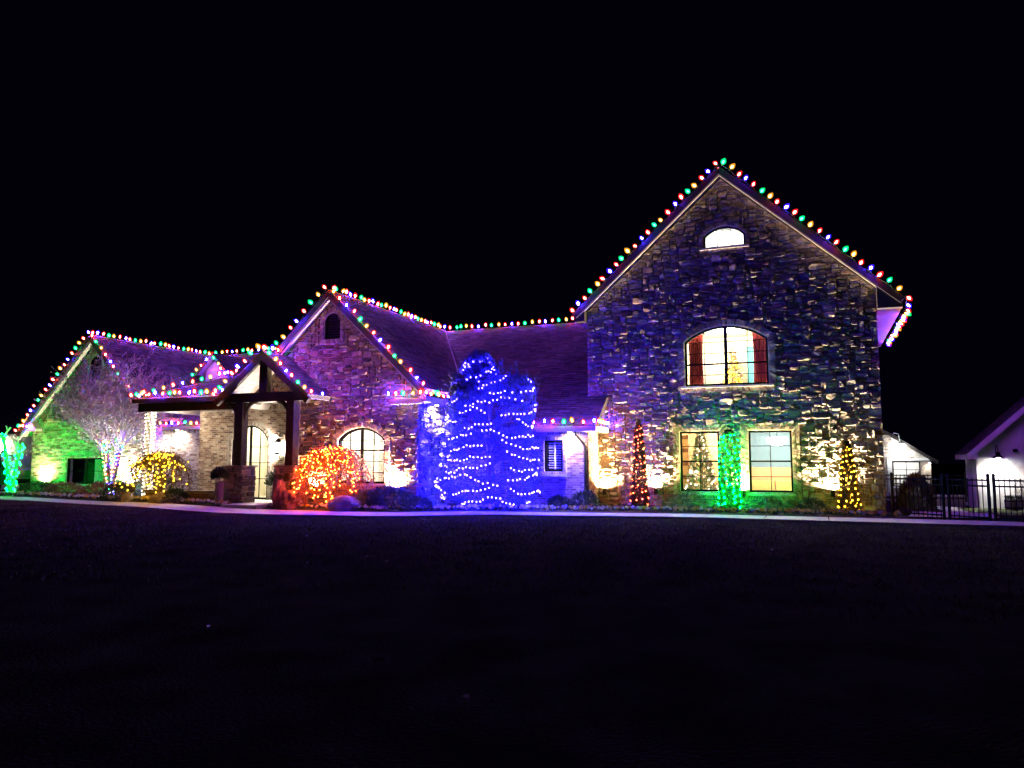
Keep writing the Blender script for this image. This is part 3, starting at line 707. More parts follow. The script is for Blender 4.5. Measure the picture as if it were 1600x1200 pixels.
# bulbs: a small bright core in a tinted envelope enlarged as its halo
BULB_CORE = dict(red=140, green=30, amber=20, blue=900)
BULB = {}
for c in ('red','green','amber','blue'):
    core = emit('core_'+c, COL[c], BULB_CORE[c]); sh = shellmat('glass_'+c, dict(red=(1,.015,.02),green=(0,1,.2),amber=(1,.33,.02),blue=(.03,.01,1))[c], .26 if c != 'blue' else .5, .55)
    mb = MB()
    mb.lathe([(.014,-.03),(.02,-.02),(.02,.022),(.014,.026)], 6, mi=0)
    mb.lathe([(.008,.034),(.020,.052),(.023,.076),(.016,.100),(.003,.110)], 6, mi=1)
    mb.lathe([(.022,.020),(.050,.034),(.066,.070),(.054,.114),(.024,.150),(.004,.162)], 8, mi=2)
    BULB[c] = mb.mesh('bulb_'+c, [M['socket'], core, sh], smooth=True)
def ico(mb, r, mi, n=5):
    mb.lathe([(r*.35,-r*.93),(r*.92,-r*.4),(r*.92,r*.4),(r*.35,r*.93)], n, mi=mi)
MINI = {}
def mini(name, col, core, shell, r=.017, rs=.034, fac=.38):
    mb = MB(); ico(mb, r, 0, 5)
    if rs: ico(mb, rs, 1, 7)
    MINI[name] = mb.mesh('mini_'+name, [emit('mini_core_'+name, COL[col], core), shellmat('mini_glass_'+name, COL[col], shell, fac)], smooth=True)
mini('azure','azure',580,.34,r=.019,rs=.042,fac=.45); mini('orange','orange',110,.22,r=.014,rs=.044); mini('gold','gold',18,.2,r=.019); mini('ruby','ruby',36,.20,r=.016)
mini('emerald','emerald',140,.16,r=.019); mini('aqua','aqua',190,.2,rs=0); mini('yellow','yellow',15,.22,r=.015,rs=.040); mini('warm','warm',6,.25)
for c, k in (('red',40),('green',25),('amber',14),('blue',90)): mini('m'+c, c, k, .25)
SEQ = ['red','blue','red','green','amber']
seq_i = 0
def lights(label, pts, spacing=.30, up=(0,0,1), group='strings of coloured bulbs along the roof', sag=.035, jit=.03, rng=random.Random(77)):
    """a string of big coloured bulbs clipped along a roof edge; pts in house coordinates"""
    global seq_i
    pts = [Vector(p) for p in pts]; o = pts[0]
    root = thing('light_string', label, 'string lights', o.x, o.y, o.z, group=group)
    segs = [(pts[i+1]-pts[i]).length for i in range(len(pts)-1)]; L = sum(segs); n = max(2, round(L/spacing))
    wire = []; upv = Vector(up).normalized()
    for k in range(n+1):
        d = L*k/n; i = 0
        while i < len(segs)-1 and d > segs[i]: d -= segs[i]; i += 1
        p = pts[i].lerp(pts[i+1], min(1, d/segs[i]))-o
        p += Vector((rng.uniform(-jit,jit), rng.uniform(-jit,jit), rng.uniform(-jit,jit)))
        c = SEQ[seq_i % 5]; seq_i += 1
        b = link('bulb', BULB[c], root, label='%s bulb' % c)
        b.location = p; k_ = rng.uniform(1.1, 1.4); b.scale = (k_, k_, k_*rng.uniform(.95,1.1))
        q = (upv+Vector((rng.uniform(-.3,.3), rng.uniform(-.3,.3), rng.uniform(-.2,.2)))).normalized()
        b.rotation_euler = Vector((0,0,1)).rotation_difference(q).to_euler()
        if wire: wire.append((wire[-1]+p)/2-Vector((0,0,sag)))
        wire.append(p.copy())
    MB().tube(wire, .007, 4).build('wire', M['wire'], root)
    return root
bz = .02
lights('coloured bulbs up the left edge of the tall stone gable', [(-9.35,-.42,gl(-9.35)+bz),(-4.5,-.42,TOP+bz)], .30, (-.7,-.3,.7))
lights('coloured bulbs down the right edge of the tall stone gable', [(-4.35,-.42,TOP+bz),(.5,-.42,gl(.5)+bz)], .32, (.7,-.3,.7))
lights('coloured bulbs running back along the right eave of the tall gable', [(.76,-.34,gl(.7)+.02),(.77,0,gl(.7)-.30),(.77,7.0,gl(.7)-.34)], .28, (.6,0,-.5))
lights('coloured bulbs along the level ridge behind the blue tree', [(-16.4,5.45,7.42),(-9.3,5.45,7.42)], .31)
lights('coloured bulbs running back along the ridge of the middle stone gable', [(MC,-3.2,MTOP+bz),(MC,5.4,MTOP+bz),(-16.6,5.5,7.42)], .30)
lights('coloured bulbs down the right edge of the middle stone gable', [(MC+.2,-3.44,ml(MC+.2)+bz),(-13.5,-3.44,ml(-13.5)+bz)], .38, (.6,-.4,.7))
lights('coloured bulbs up the left edge of the middle stone gable', [(-20.6,-3.44,ml(-20.6)+bz),(MC-.05,-3.44,MTOP+bz)], .38, (-.6,-.3,.7))
lights('coloured bulbs on the eave corner of the middle stone gable', [(-14.75,-3.48,3.63),(-13.42,-3.48,3.66),(-13.38,-.9,3.66)], .30)
lights('coloured bulbs along the low gutter between blue tree and tall gable', [(-10.3,-1.78,2.74),(-8.26,-1.78,2.74),(-8.26,-.2,2.72)], .33)
lights('coloured bulbs up the left edge of the leftmost gable', [(-36.2,-.42,ll(-36.2)+bz),(LC-.05,-.42,LTOP+bz)], .32, (-.6,-.3,.7))
lights('coloured bulbs down the right edge of the leftmost gable', [(LC+.15,-.42,ll(LC+.15)+bz),(-28.3,-.42,ll(-28.3)+bz)], .42, (.6,-.4,.7))
lights('coloured bulbs running back along the ridge of the leftmost gable', [(LC,-.3,LTOP+bz),(LC,7.2,LTOP+bz)], .30)
lights('coloured bulbs at the lower left eave of the leftmost gable', [(-36.25,1.4,3.08),(-36.25,-.44,3.08),(-35.3,-.44,3.08)], .26)
lights('coloured bulbs along the rear ridge behind the small dormer', [(-31.6,7.1,7.29),(-22,7.1,7.29)], .34)
lights('coloured bulbs along the dark porch gutter', [(-25.15,-2.6,3.92),(-25.15,-4.16,3.90),(-20.95,-4.16,3.90)], .30)
lights('coloured bulbs up the hip of the porch roof', [(-24.9,-3.8,4.0),(-21.5,-.4,5.46)], .34)
lights('coloured bulbs on the edges of the small pink dormer', [(DC-1.0,DT-.44,5.62),(DC,DT-.44,6.60),(DC+1.0,DT-.44,5.62)], .33, (0,-.4,1))
lights('coloured bulbs down the right edge of the timber entry gable', [(EC+.1,-4.46,EP+.03),(-17.2,-4.46,el(-17.2)+.05),(-16.8,-4.2,3.72)], .32, (.5,-.5,.7))
lights('coloured bulbs up the left edge of the timber entry gable', [(-21.0,-4.46,el(-21.0)+.05),(EC-.05,-4.46,EP+.05)], .34, (-.5,-.4,.7))
lights('coloured bulbs along the ridge of the timber entry gable', [(EC,-4.2,EP+.06),(EC,-3.2,EP+.06)], .32)
lights('coloured bulbs along the recessed eave behind the white post', [(-29.0,.98,3.14),(-24.5,.98,3.14)], .34)

# ------------------------------------------------------------------ lamps of the house
def spot(parent, loc, direc, power, col, angle=130, blend=1, r=.04):
    l = bpy.data.lights.new('lamp_light', 'SPOT'); l.energy = power; l.color = col; l.spot_size = math.radians(angle); l.spot_blend = blend; l.shadow_soft_size = r
    o = bpy.data.objects.new('lamp_light', l); COLL.objects.link(o); o.parent = parent; o.location = loc
    o.rotation_euler = Vector((0,0,-1)).rotation_difference(Vector(direc)).to_euler(); return o
def point(parent, loc, power, col, r=.06):
    l = bpy.data.lights.new('lamp_light', 'POINT'); l.energy = power; l.color = col; l.shadow_soft_size = r
    o = bpy.data.objects.new('lamp_light', l); COLL.objects.link(o); o.parent = parent; o.location = loc; return o
LENS = emit('lamp_lens', (1,.86,.62), 30, False)
LENSC = emit('lamp_lens_white', (1,.95,.9), 30, False)
def uplight(s, t, z, power, label, col=(1,.72,.38), off=.15, angle=165, lean=.10):
    r = thing('wall_uplight', label, 'uplight', s, t-off, z, group='black uplights at the foot of the walls')
    MB().box(-.055,.055,-.05,.05,-.16,0).box(-.03,.03,.05,off-.02,-.11,-.05).build('lamp_body', M['black'], r)
    MB().lathe([(.055,0),(.07,.03),(.062,.03),(.045,.004)], 10).build('rim', M['black'], r)
    MB().lathe([(.001,.006),(.044,.006),(.044,.012),(.001,.012)], 10).build('lens', LENS, r)
    spot(r, (0,0,.05), (0, lean, 1), power*6.0, col, angle)
    return r
uplight(-8.42, 0, .62, 190, 'uplight beside the dark downspout, left foot of the tall gable', (1,.62,.25))
uplight(-6.72, 0, .66, 130, 'uplight just right of the red spire shrub', (1,.74,.42))
uplight(-4.02, 0, .62, 110, 'uplight just right of the green spire shrub', (1,.66,.32))
uplight(-1.42, 0, .66, 210, 'uplight beside the gold spire shrub', (1,.80,.50))
uplight(-14.62, MT, .66, 130, 'uplight right of the arched window of the middle gable', (1,.78,.48))
uplight(-17.75, MT, .66, 45, 'uplight behind the orange weeping tree', (1,.74,.42))
uplight(-34.7, 0, .55, 28, 'uplight on the green wall of the leftmost gable', (1,.74,.42))
uplight(-29.6, 0, .55, 70, 'uplight behind the bare tree at the leftmost gable', (1,.84,.66))
def downlight(s, t, z, power, label, col=(1,.86,.70), lean=(0,.25,-1)):
    r = thing('soffit_light', label, 'downlight', s, t, z, group='round downlights under the eaves')
    MB().lathe([(.03,-.012),(.08,-.02),(.085,-.002),(.03,-.0)], 14).build('trim_ring', M['white'], r)
    MB().lathe([(.001,-.022),(.058,-.022),(.058,-.016),(.001,-.016)], 14).build('lens', LENSC, r)
    spot(r, (0,0,-.04), lean, power, col, 165)
    return r
downlight(-9.22, -1.43, 2.5, 75, 'downlight under the low eave beside the shuttered window')
downlight(-13.62, -2.2, 3.43, 75, 'downlight under the eave left of the blue tree', lean=(-.3,0,-1))
downlight(-28.3, 1.25, 2.955, 60, 'downlight under the recessed eave behind the white post', (1,.88,.74))
downlight(-24.3, -2.6, 3.70, 40, 'downlight in the porch ceiling near the white post', (1,.84,.62), lean=(0,.3,-1))
# wrought iron wall lantern beside the door
r = thing('wall_lantern', 'bright wrought iron lantern with scrolls on the entry wall', 'lantern', -20.42, ET-.24, 2.05)
MB().lathe([(.02,-.26),(.10,-.22),(.115,-.2),(.115,-.185),(.02,-.18)], 8).lathe([(.02,.2),(.15,.21),(.06,.32),(.015,.36)], 8).build('lantern_cap', M['black'], r)
for a in range(4):
    an = a*math.pi/2+.78; MB().tube([(.105*math.cos(an),.105*math.sin(an),-.19),(.135*math.cos(an),.135*math.sin(an),.21)], .009, 5).build('bar', M['black'], r)
MB().lathe([(.03,-.15),(.07,-.1),(.075,.05),(.03,.13)], 8).build('glow_bulb', emit('lantern_glow', (1,.95,.85), 60, False), r)
for zz, k in ((.36,1),(-.26,-1)):
    pts = [(0,.05+.16*(1-math.cos(a)),zz+k*(.06+.16*math.sin(a))) for a in [i*math.pi/8 for i in range(7)]]
    MB().tube(pts, .012, 5).build('scroll', M['black'], r)
    pts = [(.13*math.cos(a)*(1-a/12)*(1 if k > 0 else -1), .22, zz+k*.12+.12*math.sin(a)*(1-a/12)) for a in [i*.5 for i in range(14)]]
    MB().tube(pts, .011, 5).build('scroll', M['black'], r)
point(r, (0,-.06,0), 135, (1,.90,.74), .08)

# ------------------------------------------------------------------ inside the rooms
def glow_point(name, label, cat, s, t, z, power, col, build, rad=.1, group=None):
    r = thing(name, label, cat, s, t, z, group=group); build(r); 
    if power: point(r, (0,0,0), power, col, rad)
    return r
def ceiling_lamp(r):
    MB().lathe([(.02,.12),(.16,.10),(.17,.02),(.16,0)], 14).build('lamp_base', M['white'], r)
    MB().lathe([(.155,.0),(.12,-.06),(.02,-.08)], 14).build('lamp_shade', emit('room_lamp', (1,.95,.8), 14, False), r)
def ceil(label, s, t, z, power, col):
    r = thing('ceiling_lamp', label, 'ceiling lamp', s, t, z); ceiling_lamp(r); point(r, (0,0,-.15), power, col, .12)
ceil('round ceiling lamp behind the wide curtained window', -4.45, 1.05, 5.92, 200, (1,.90,.62))
ceil('round ceiling lamp behind the small attic window', -4.4, .95, 9.22, 16, (1,.98,.9))
ceil('round ceiling lamp behind the window with the lit fir', -5.0, 2.2, 2.62, 62, (1,.80,.50))
ceil('round ceiling lamp behind the arched window of the middle gable', -16.0, -1.6, 2.98, 75, (1,.95,.85))
ceil('round ceiling lamp inside the arched front door', -21.9, .1, 3.08, 60, (1,.92,.62))
r = thing('pendant_lamp', 'glowing white bowl pendant lamp behind the right lower window', 'pendant lamp', -3.02, 1.3, 2.2)
MB().tube([(0,0,.16),(0,0,.54)], .012, 6).build('rod', M['black'], r)
MB().lathe([(.30,.12),(.34,.08),(.31,-.02),(.18,-.11),(.02,-.14)], 20).build('lamp_shade', emit('pendant_bowl', (1,.97,.9), 5, False), r)
MB().lathe([(.001,.135),(.29,.125),(.29,.12),(.001,.12)], 16).build('lamp_cover', M['white'], r)
point(r, (0,0,-.25), 22, (1,.95,.86), .12); point(r, (0,0,.3), 9, (1,.95,.86), .1)
def curtain(x0, x1, z0, z1, label, seed):
    rr = random.Random(seed); r = thing('curtain', label, 'curtain', (x0+x1)/2, .46, z0, group='red curtains in the wide arched window')
    w = x1-x0; n = 40; mb = MB()
    for zi in range(6):
        z = (z1-z0)*zi/5; k = 1-.25*math.sin(math.pi*zi/5)*.4
        for i in range(n+1):
            u = i/n; mb.v.append(((u-.5)*w*k, .035*math.sin(u*2*math.pi*6.5+.3*math.sin(zi)), z))
    for zi in range(5):
        for i in range(n): a = zi*(n+1)+i; mb.f.append([a,a+1,a+n+2,a+n+1]); mb.mi.append(0); mb.t.append(None)
    c = mb.build('drape', M['curtain'], r, smooth=True)
    md = c.modifiers.new('thick', 'SOLIDIFY'); md.thickness = .012
    MB().tube([(-w/2-.1,.0,z1-z0+.02),(w/2+.1,0,z1-z0+.02)], .016, 6).build('curtain_rod', M['black'], r)
curtain(-5.66,-5.2,3.95,5.72,'red curtain at the left side of the wide arched window',1)
curtain(-3.62,-3.2,3.95,5.72,'red curtain at the right side of the wide arched window',2)
def leafcloud(mb, pts, size, rng, up=.35, asp=.42, mi=0):
    """leaf-sized faces: pts are (position, outward normal)"""
    for p, nrm in pts:
        d = (nrm+Vector((rng.uniform(-.9,.9), rng.uniform(-.9,.9), rng.uniform(-.6,.9)+up))).normalized()
        x = d.cross(Vector((rng.uniform(-1,1), rng.uniform(-1,1), rng.uniform(-1,1)))).normalized()
        L = size*rng.uniform(.6,1.4); w = L*asp; m_ = p+d*L*.5; y = d.cross(x)*L*.12
        o = len(mb.v); mb.v += [tuple(p), tuple(m_+x*w*.5+y), tuple(p+d*L), tuple(m_-x*w*.5+y)]
        mb.f.append([o,o+1,o+2,o+3]); mb.mi.append(mi); mb.t.append(None)
def fir(name, label, s, t, z, h, rad, n, nb, bulb, seed, leafmat='conifer', cat='christmas tree'):
    rr = random.Random(seed); r = thing(name, label, cat, s, t, z)
    MB().tube([(0,0,0),(0,0,h*.95)], [.05,.015], 6).build('trunk', M['bark'], r)
    pts = []
    for _ in range(n):
        u = rr.random()**1.4; a = rr.uniform(0,6.283); q = rad*(1-u)*rr.uniform(.55,1.05)*(1+.15*math.sin(u*40))
        pts.append((Vector((q*math.cos(a), q*math.sin(a), .12+u*(h-.12))), Vector((math.cos(a), math.sin(a), .1))))
    mb = MB(); leafcloud(mb, pts, .12, rr); mb.build('foliage', M[leafmat], r)
    ls = thing('light_string', 'small lights on '+label, 'string lights', s, t, z)
    for _ in range(nb):
        u = rr.random()**1.3; a = rr.uniform(0,6.283); q = rad*(1-u)*1.05
        b = link('bulb', MINI[bulb], ls); b.location = (q*math.cos(a), q*math.sin(a), .15+u*(h-.15))
    return r
fir('christmas_tree', 'fir covered in warm lights behind the left lower window', -5.45, 1.25, .06, 2.55, .62, 2600, 130, 'warm', 61, 'dryleaf')
fir('christmas_tree', 'yellow lit fir in the middle of the wide arched window', -4.42, 1.9, 3.32, 2.15, .5, 1500, 170, 'yellow', 62, 'dryleaf')
fir('christmas_tree', 'yellow lit fir inside the arched front door', -21.25, .3, .12, 2.5, .55, 1500, 70, 'yellow', 63)
r = thing('armchair', 'grey high backed chair behind the wide arched window', 'armchair', -5.1, 1.5, 3.32)
MB().box(-.3,.3,-.3,.3,.35,.5).build('seat', M['greypl'], r); MB().box(-.3,.3,.22,.34,.5,1.75).box(-.22,.22,.2,.36,1.75,1.85).build('backrest', M['greypl'], r)
for dx in (-.26,.26):
    for dy in (-.26,.28): MB().box(dx-.03,dx+.03,dy-.03,dy+.03,0,.35).build('leg', M['timber'], r)
r = thing('wall_hanging', 'pale blue cloth hanging right of the yellow fir', 'wall hanging', -3.55, 3.5, 4.3)
MB().box(-.5,.5,0,.04,0,1.35).build('cloth', M['teal'], r); MB().tube([(-.56,.02,1.36),(.56,.02,1.36)], .02, 6).build('rod', M['timber'], r)
r = thing('sofa', 'orange sofa with yellow cushions behind the right lower window', 'sofa', -3.15, 2.3, .07)
MB().box(-.95,.95,-.4,.42,.12,.5).build('base', M['greypl'], r); MB().box(-.95,.95,.2,.45,.5,1.28).build('backrest', M['sofa'], r)
M['cushion'] = plain('cushion', (.72,.52,.16), .9, .1, 5, 0)
for k in (-1,1): MB().box(k*.46-.43,k*.46+.43,-.38,.2,.5,.84).build('cushion', M['cushion'], r); MB().box(k*.99-.06,k*.99+.06,-.4,.45,.1,.75).build('armrest', M['sofa'], r)
r = thing('bookcase', 'red narrow bookcase at the left of the lit fir', 'bookcase', -6.1, 2.0, .06)
MB().box(-.12,.12,0,.3,0,2.4).build('frame', M['redrock'], r)
for k in range(5): MB().box(-.11,.11,-.012,.0,.1+k*.46,.42+k*.46).build('shelf_bay', M['orangewall'], r)

# ------------------------------------------------------------------ planting
def wrapbulbs(root, path, rad, pitch, step, bulb, rng, z0=0):
    """small bulbs wound round a stem"""
    pts = [Vector(p) for p in path]; n = 0; ang = rng.uniform(0, 6)
    for i in range(len(pts)-1):
        L = (pts[i+1]-pts[i]).length; k = max(1, int(L/step*1.0)); d = (pts[i+1]-pts[i]).normalized()
        a = d.cross(Vector((0,1,.01))).normalized(); b = d.cross(a)
        for j in range(k):
            ang += step/pitch*6.283; rr = (rad[i] if hasattr(rad,'__len__') else rad)+.02
            p = pts[i].lerp(pts[i+1], (j+rng.random()*.6)/k)+a*rr*math.cos(ang)+b*rr*math.sin(ang)
            o = link('bulb', MINI[bulb if isinstance(bulb,str) else rng.choice(bulb)], root); o.location = p; n += 1
    return n
# big blue tree in the corner between the two gables
BS, BT = -11.42, -2.85
bl = [(0,0,1.5,1.58,1.25,1.75),(-.02,0,2.75,1.40,1.1,1.2),(-.36,0,3.75,.66,.62,1.22),(-.85,0,3.55,.45,.5,.8),(1.02,0,3.35,.50,.5,.85),(.42,0,3.35,.62,.55,.85),(-.05,0,.75,1.70,1.25,.8)]
def inside(p): return any(((p[0]-a)/d)**2+((p[1]-b)/e)**2+((p[2]-c)/f)**2 < 1 for a,b,c,d,e,f in bl)
tree = thing('evergreen_tree', 'broad evergreen tree drowned in deep blue light', 'tree', BS, BT, .05)
br = random.Random(71); MB().tube([(0,0,0),(.02,0,1.5),(-.2,0,4)], [.16,.12,.03], 8).build('trunk', M['bark'], tree)
pts = []
while len(pts) < 34000:
    a,b,c,d,e,f = br.choice(bl[:4] if br.random() < .7 else bl)
    u = br.uniform(-1,1); th = br.uniform(0,6.283); q = math.sqrt(1-u*u); n_ = Vector((q*math.cos(th), q*math.sin(th), u))
    k = br.uniform(.78,1.06)+.10*noise.noise((n_.x*3+a*5, n_.y*3, n_.z*4+c))
    p = Vector((a+n_.x*d*k, b+n_.y*e*k, c+n_.z*f*k))
    if p.z < .03 or (p.y > .9): continue
    if any(((p.x-A)/D)**2+((p.y-B)/E_)**2+((p.z-C)/F_)**2 < .55 for A,B,C,D,E_,F_ in bl): continue
    pts.append((p, n_))
for _ in range(70):      # loose sprays that break the outline
    a,b,c,d,e,f = br.choice(bl); th = br.uniform(3.2,6.2) if br.random() < .6 else br.uniform(0,6.28); u = br.uniform(-.3,.95); q = math.sqrt(1-u*u)
    n_ = Vector((q*math.cos(th), q*math.sin(th), u)); p0 = Vector((a+n_.x*d, b+n_.y*e, c+n_.z*f)); dr = (n_+Vector((0,0,.9))).normalized()
    for k in range(22): pts.append((p0+dr*(.02*k)+Vector((br.gauss(0,.03), br.gauss(0,.03), br.gauss(0,.03))), dr))
mb = MB(); leafcloud(mb, [q for q in pts if q[0].z > .03], .085, br, .5, .38); mb.build('foliage', M['conifer'], tree)
for _ in range(46):
    a,b,c,d,e,f = br.choice(bl); th = br.uniform(0,6.28); p = Vector((a+.7*d*math.cos(th), b+.7*e*math.sin(th), max(.4,c+.5*f*br.uniform(-1,1))))
    MB().tube([(0,0,p.z*.7),tuple(p*.6+Vector((0,0,p.z*.32))),tuple(p)], [.03,.02,.006], 4, cap=False).build('branch', M['bark'], tree)
def outer(th, z):
    r = 2.2
    while r > .1:
        if inside((r*math.cos(th), r*math.sin(th), z)): return r
        r -= .04
    return None
gs = thing('light_string', 'blue white lights swagged in rows round the broad evergreen', 'string lights', BS, BT, .05)
nb = 0; wires = []
for j in range(14):
    z0 = .30+j*.335; ph = br.uniform(0,6.28); run = []
    th = 2.75+br.uniform(0,.5); seg = br.randint(7,12)
    while th < 6.65:
        z = z0+.10*math.sin(th*3.2+ph)+.05*math.sin(th*7.1+ph*2)
        r_ = outer(th, z)
        if r_:
            p = Vector((r_*math.cos(th)*1.03, r_*math.sin(th)*1.03, z)); seg -= 1
            if seg > 0:
                b = link('bulb', MINI['azure'], gs); b.location = p+Vector((br.gauss(0,.012),br.gauss(0,.012),br.gauss(0,.018))); nb += 1; run.append(p)
            elif seg < -br.randint(0,3): seg = br.randint(9,18)
            th += .12/max(.5, r_)
        else: th += .1
    if len(run) > 2: wires.append(run)
for run in wires:
    for a, b in zip(run, run[1:]):
        if (a-b).length < .4: pass
MB().tube([Vector((0,-.3,.05))]+wires[0], .005, 3).build('wire', M['wire'], gs)
print('blue bulbs', nb)
# narrow clipped spires in front of the tall gable
def spire(s, t, h, r0, mat, col, label, n, seed, bulb, llabel, taper=.7):
    rr = random.Random(seed); root = thing('spire_shrub', label, 'shrub', s, t, .06)
    MB().tube([(0,0,0),(0,0,h*.9)], [.04,.01], 6).build('trunk', M['bark'], root)
    pts = []
    prof = lambda u: r0*(1-taper*u)*min(1,((1-u)*7)**.5)*(1 if u > .06 else .8)
    for _ in range(7500):
        u = rr.random(); a = rr.uniform(0,6.283); q = prof(u)*rr.uniform(.6,1.06)*(1+.18*noise.noise((math.cos(a)*2,math.sin(a)*2,u*9+seed)))
        pts.append((Vector((q*math.cos(a), q*math.sin(a), .04+u*(h-.06))), Vector((math.cos(a), math.sin(a), .6))))
    mb = MB(); leafcloud(mb, pts, .06, rr, .7, .4); mb.build('foliage', M[mat], root)
    ls = thing('light_string', llabel, 'string lights', s, t, .06); wire = []
    turns = n/7.2
    for k in range(n):
        u = .03+.94*k/n; a = turns*6.283*k/n+rr.uniform(-.25,.25); q = prof(u)*1.07
        p = Vector((q*math.cos(a), q*math.sin(a), .05+u*(h-.08))); b = link('bulb', MINI[bulb], ls); b.location = p; wire.append(p)
    MB().tube(wire, .004, 3).build('wire', M['wire'], ls)
spire(-7.1,-.85,2.82,.29,'darkleaf','ruby','narrow spire shrub wound with red lights',84,81,'ruby','red lights wound round the leftmost spire shrub')
spire(-4.3,-1.0,2.45,.33,'leaf','emerald','narrow spire shrub glowing bright green between two windows',88,82,'emerald','green lights wound round the middle spire shrub',.2)
spire(-1.02,-1.0,2.05,.30,'darkleaf','gold','narrow spire shrub wound with gold lights',84,83,'gold','gold lights wound round the rightmost spire shrub')
# weeping trees
def weeper(s, t, z, R0, h, base, label, llabel, bulb, seed, leafmat, nstr, nbul, nleaf, trunk_b, lean):
    rr = random.Random(seed); root = thing('weeping_tree', label, 'tree', s, t, z)
    MB().tube([(lean,0,0),(lean*.6+.05,.02,h*.45),(0,0,h*.86)], [.09,.07,.05], 8).build('trunk', M['bark'], root)
    pts = []; spots = []; wood = MB()
    for k in range(nstr):
        a = 6.283*k/nstr+rr.uniform(-.15,.15); R1 = R0*rr.uniform(.35,1.0); e = rr.uniform(.0,.35)
        zb = base+(h-base)*e*(1-R1/R0*.5)
        line = []
        for i in range(11):
            u = i/10; q = R1*math.sin(u*math.pi/2)**(.9 if base < .5 else 1.15); zz = h-(h-zb)*(1-math.cos(u*math.pi/2) if base < .5 else u**2.0)*(1 if R1 > .5*R0 else .55)-.1*(1-u)-(.16*R1/R0*u if base > .5 else 0)
            line.append(Vector((q*math.cos(a), q*math.sin(a)*.9, zz+rr.uniform(-.04,.04))))
        wood.tube(line, [.02*(1-.8*i/10) for i in range(11)], 4, cap=False)
        for i in range(2,11):
            for _ in range(nleaf): pts.append((line[i]+Vector((rr.gauss(0,.07), rr.gauss(0,.07), rr.gauss(-.02,.08))), Vector((math.cos(a)*.3, math.sin(a)*.3, -.8))))
            spots.append(line[i])
    wood.build('branch', M['bark'], root)
    mb = MB(); leafcloud(mb, pts, .075, rr, -.1, .4); mb.build('foliage', M[leafmat], root)
    ls = thing('light_string', llabel, 'string lights', s, t, z)
    rr.shuffle(spots); spots.sort(key=lambda p: p.y-.35*p.z+rr.uniform(-.9,.9))
    for p in spots[:nbul]:
        b = link('bulb', MINI[bulb], ls); b.location = p+Vector((rr.gauss(0,.05), -.04+rr.gauss(0,.05), rr.gauss(0,.04)))
    wrapbulbs(ls, [(lean,0,.05),(lean*.6+.05,.02,h*.45),(0,0,h*.8)], .1, .13, .055*trunk_b, bulb, rr)
    MB().tube([(0,0,h*.9),(lean*.6+.05,-.1,h*.45),(lean,-.1,0)], .006, 4).build('wire', M['wire'], ls)
weeper(-16.35,-4.2,.06,1.45,2.0,.35,'dense weeping tree glowing orange beside the entry','orange lights all over the dense weeping tree','orange',91,'redleaf',70,262,15,1,-.15)
weeper(-22.75,-4.95,.13,1.3,1.78,.62,'umbrella shaped weeping tree with yellow lights by the porch','yellow lights over the umbrella shaped weeping tree','yellow',92,'brownleaf',54,205,12,1.2,-.05)
# bare fine-twigged tree before the leftmost gable
def bare_tree(s, t, z, label, seed, stems, depth, spread, leaves, nbr=5, br_len=(.9,1.35)):
    rr = random.Random(seed); root = thing('bare_tree', label, 'tree', s, t, z); wood = MB(); tw = MB(); lf = []; trunk = MB()
    def grow_(p, d, L, r, k):
        if k == 0 or L < .06: return
        n = 3; line = [p]; q = p
        for i in range(n):
            d = (d+Vector((rr.gauss(0,.13), rr.gauss(0,.13), rr.gauss(.03,.10)))).normalized(); q = q+d*L/n; line.append(q)
        (wood if k > 3 else tw).tube(line, [max(.0055,r*(1-.35*i/n)) for i in range(n+1)], 5 if k > 3 else 3, cap=False)
        if k <= 2 and leaves:
            for i in range(1, n+1):
                if rr.random() < leaves: lf.append((line[i], d))
        for c in range(3 if k > 2 else rr.randint(2,4)):
            ax = Vector((rr.gauss(0,1), rr.gauss(0,1), rr.gauss(0,.7))).normalized()
            nd = (d+ax*rr.uniform(.45,spread)).normalized(); nd.z = nd.z*.85+.12
            grow_(line[rr.randint(1,n)], nd, L*rr.uniform(.6,.82), r*.6, k-1)
    for (a, top, r) in stems:
        line = [Vector((0+.04*math.cos(a),0,0)), Vector((top[0]*.35,top[1]*.35,top[2]*.4)), Vector((top[0]*.7,top[1]*.7,top[2]*.75)), Vector(top)]
        trunk.tube(line, [r,r*.85,r*.7,r*.55], 7, cap=False)
        d = (line[3]-line[2]).normalized()
        for c in range(nbr):
            nd = (d+Vector((rr.gauss(0,.6), rr.gauss(0,.6), rr.uniform(-.2,.4)))).normalized()
            grow_(line[2].lerp(line[3], rr.random()), nd, rr.uniform(*br_len), r*.5, depth)
    trunk.build('trunk', M['bark'], root); wood.build('branch', M['twig'], root); tw.build('twig', M['twig'], root, kind='stuff')
    if lf: mb = MB(); leafcloud(mb, lf, .115, rr, 0, .5); mb.build('foliage', M['dryleaf'], root)
    return root, len(tw.f)
stemsA = [(0,(-.45,-.1,2.0),.07),(1.2,(.10,.2,2.4),.07),(2.4,(.36,.1,2.2),.065),(3.6,(-.15,-.25,2.2),.07)]
bt, nf = bare_tree(-28.35,-2.0,.13,'fine twigged grey tree standing before the leftmost gable',101,stemsA,5,1.05,.8,8,(1.05,1.75))
print('twig faces', nf)
ls = thing('light_string', 'mixed coloured lights wound up the grey tree trunks', 'string lights', -28.35, -2.0, .13); rr = random.Random(5)
for (a, top, r_) in stemsA:
    wrapbulbs(ls, [(0,0,.05),(top[0]*.35,top[1]*.35,top[2]*.4),(top[0]*.7,top[1]*.7,top[2]*.75),top,(top[0]*1.25,top[1]*1.1,top[2]*1.12)], r_+.02, .16, .055, ['mred','mgreen','mamber','mblue','warm','mblue'], rr)
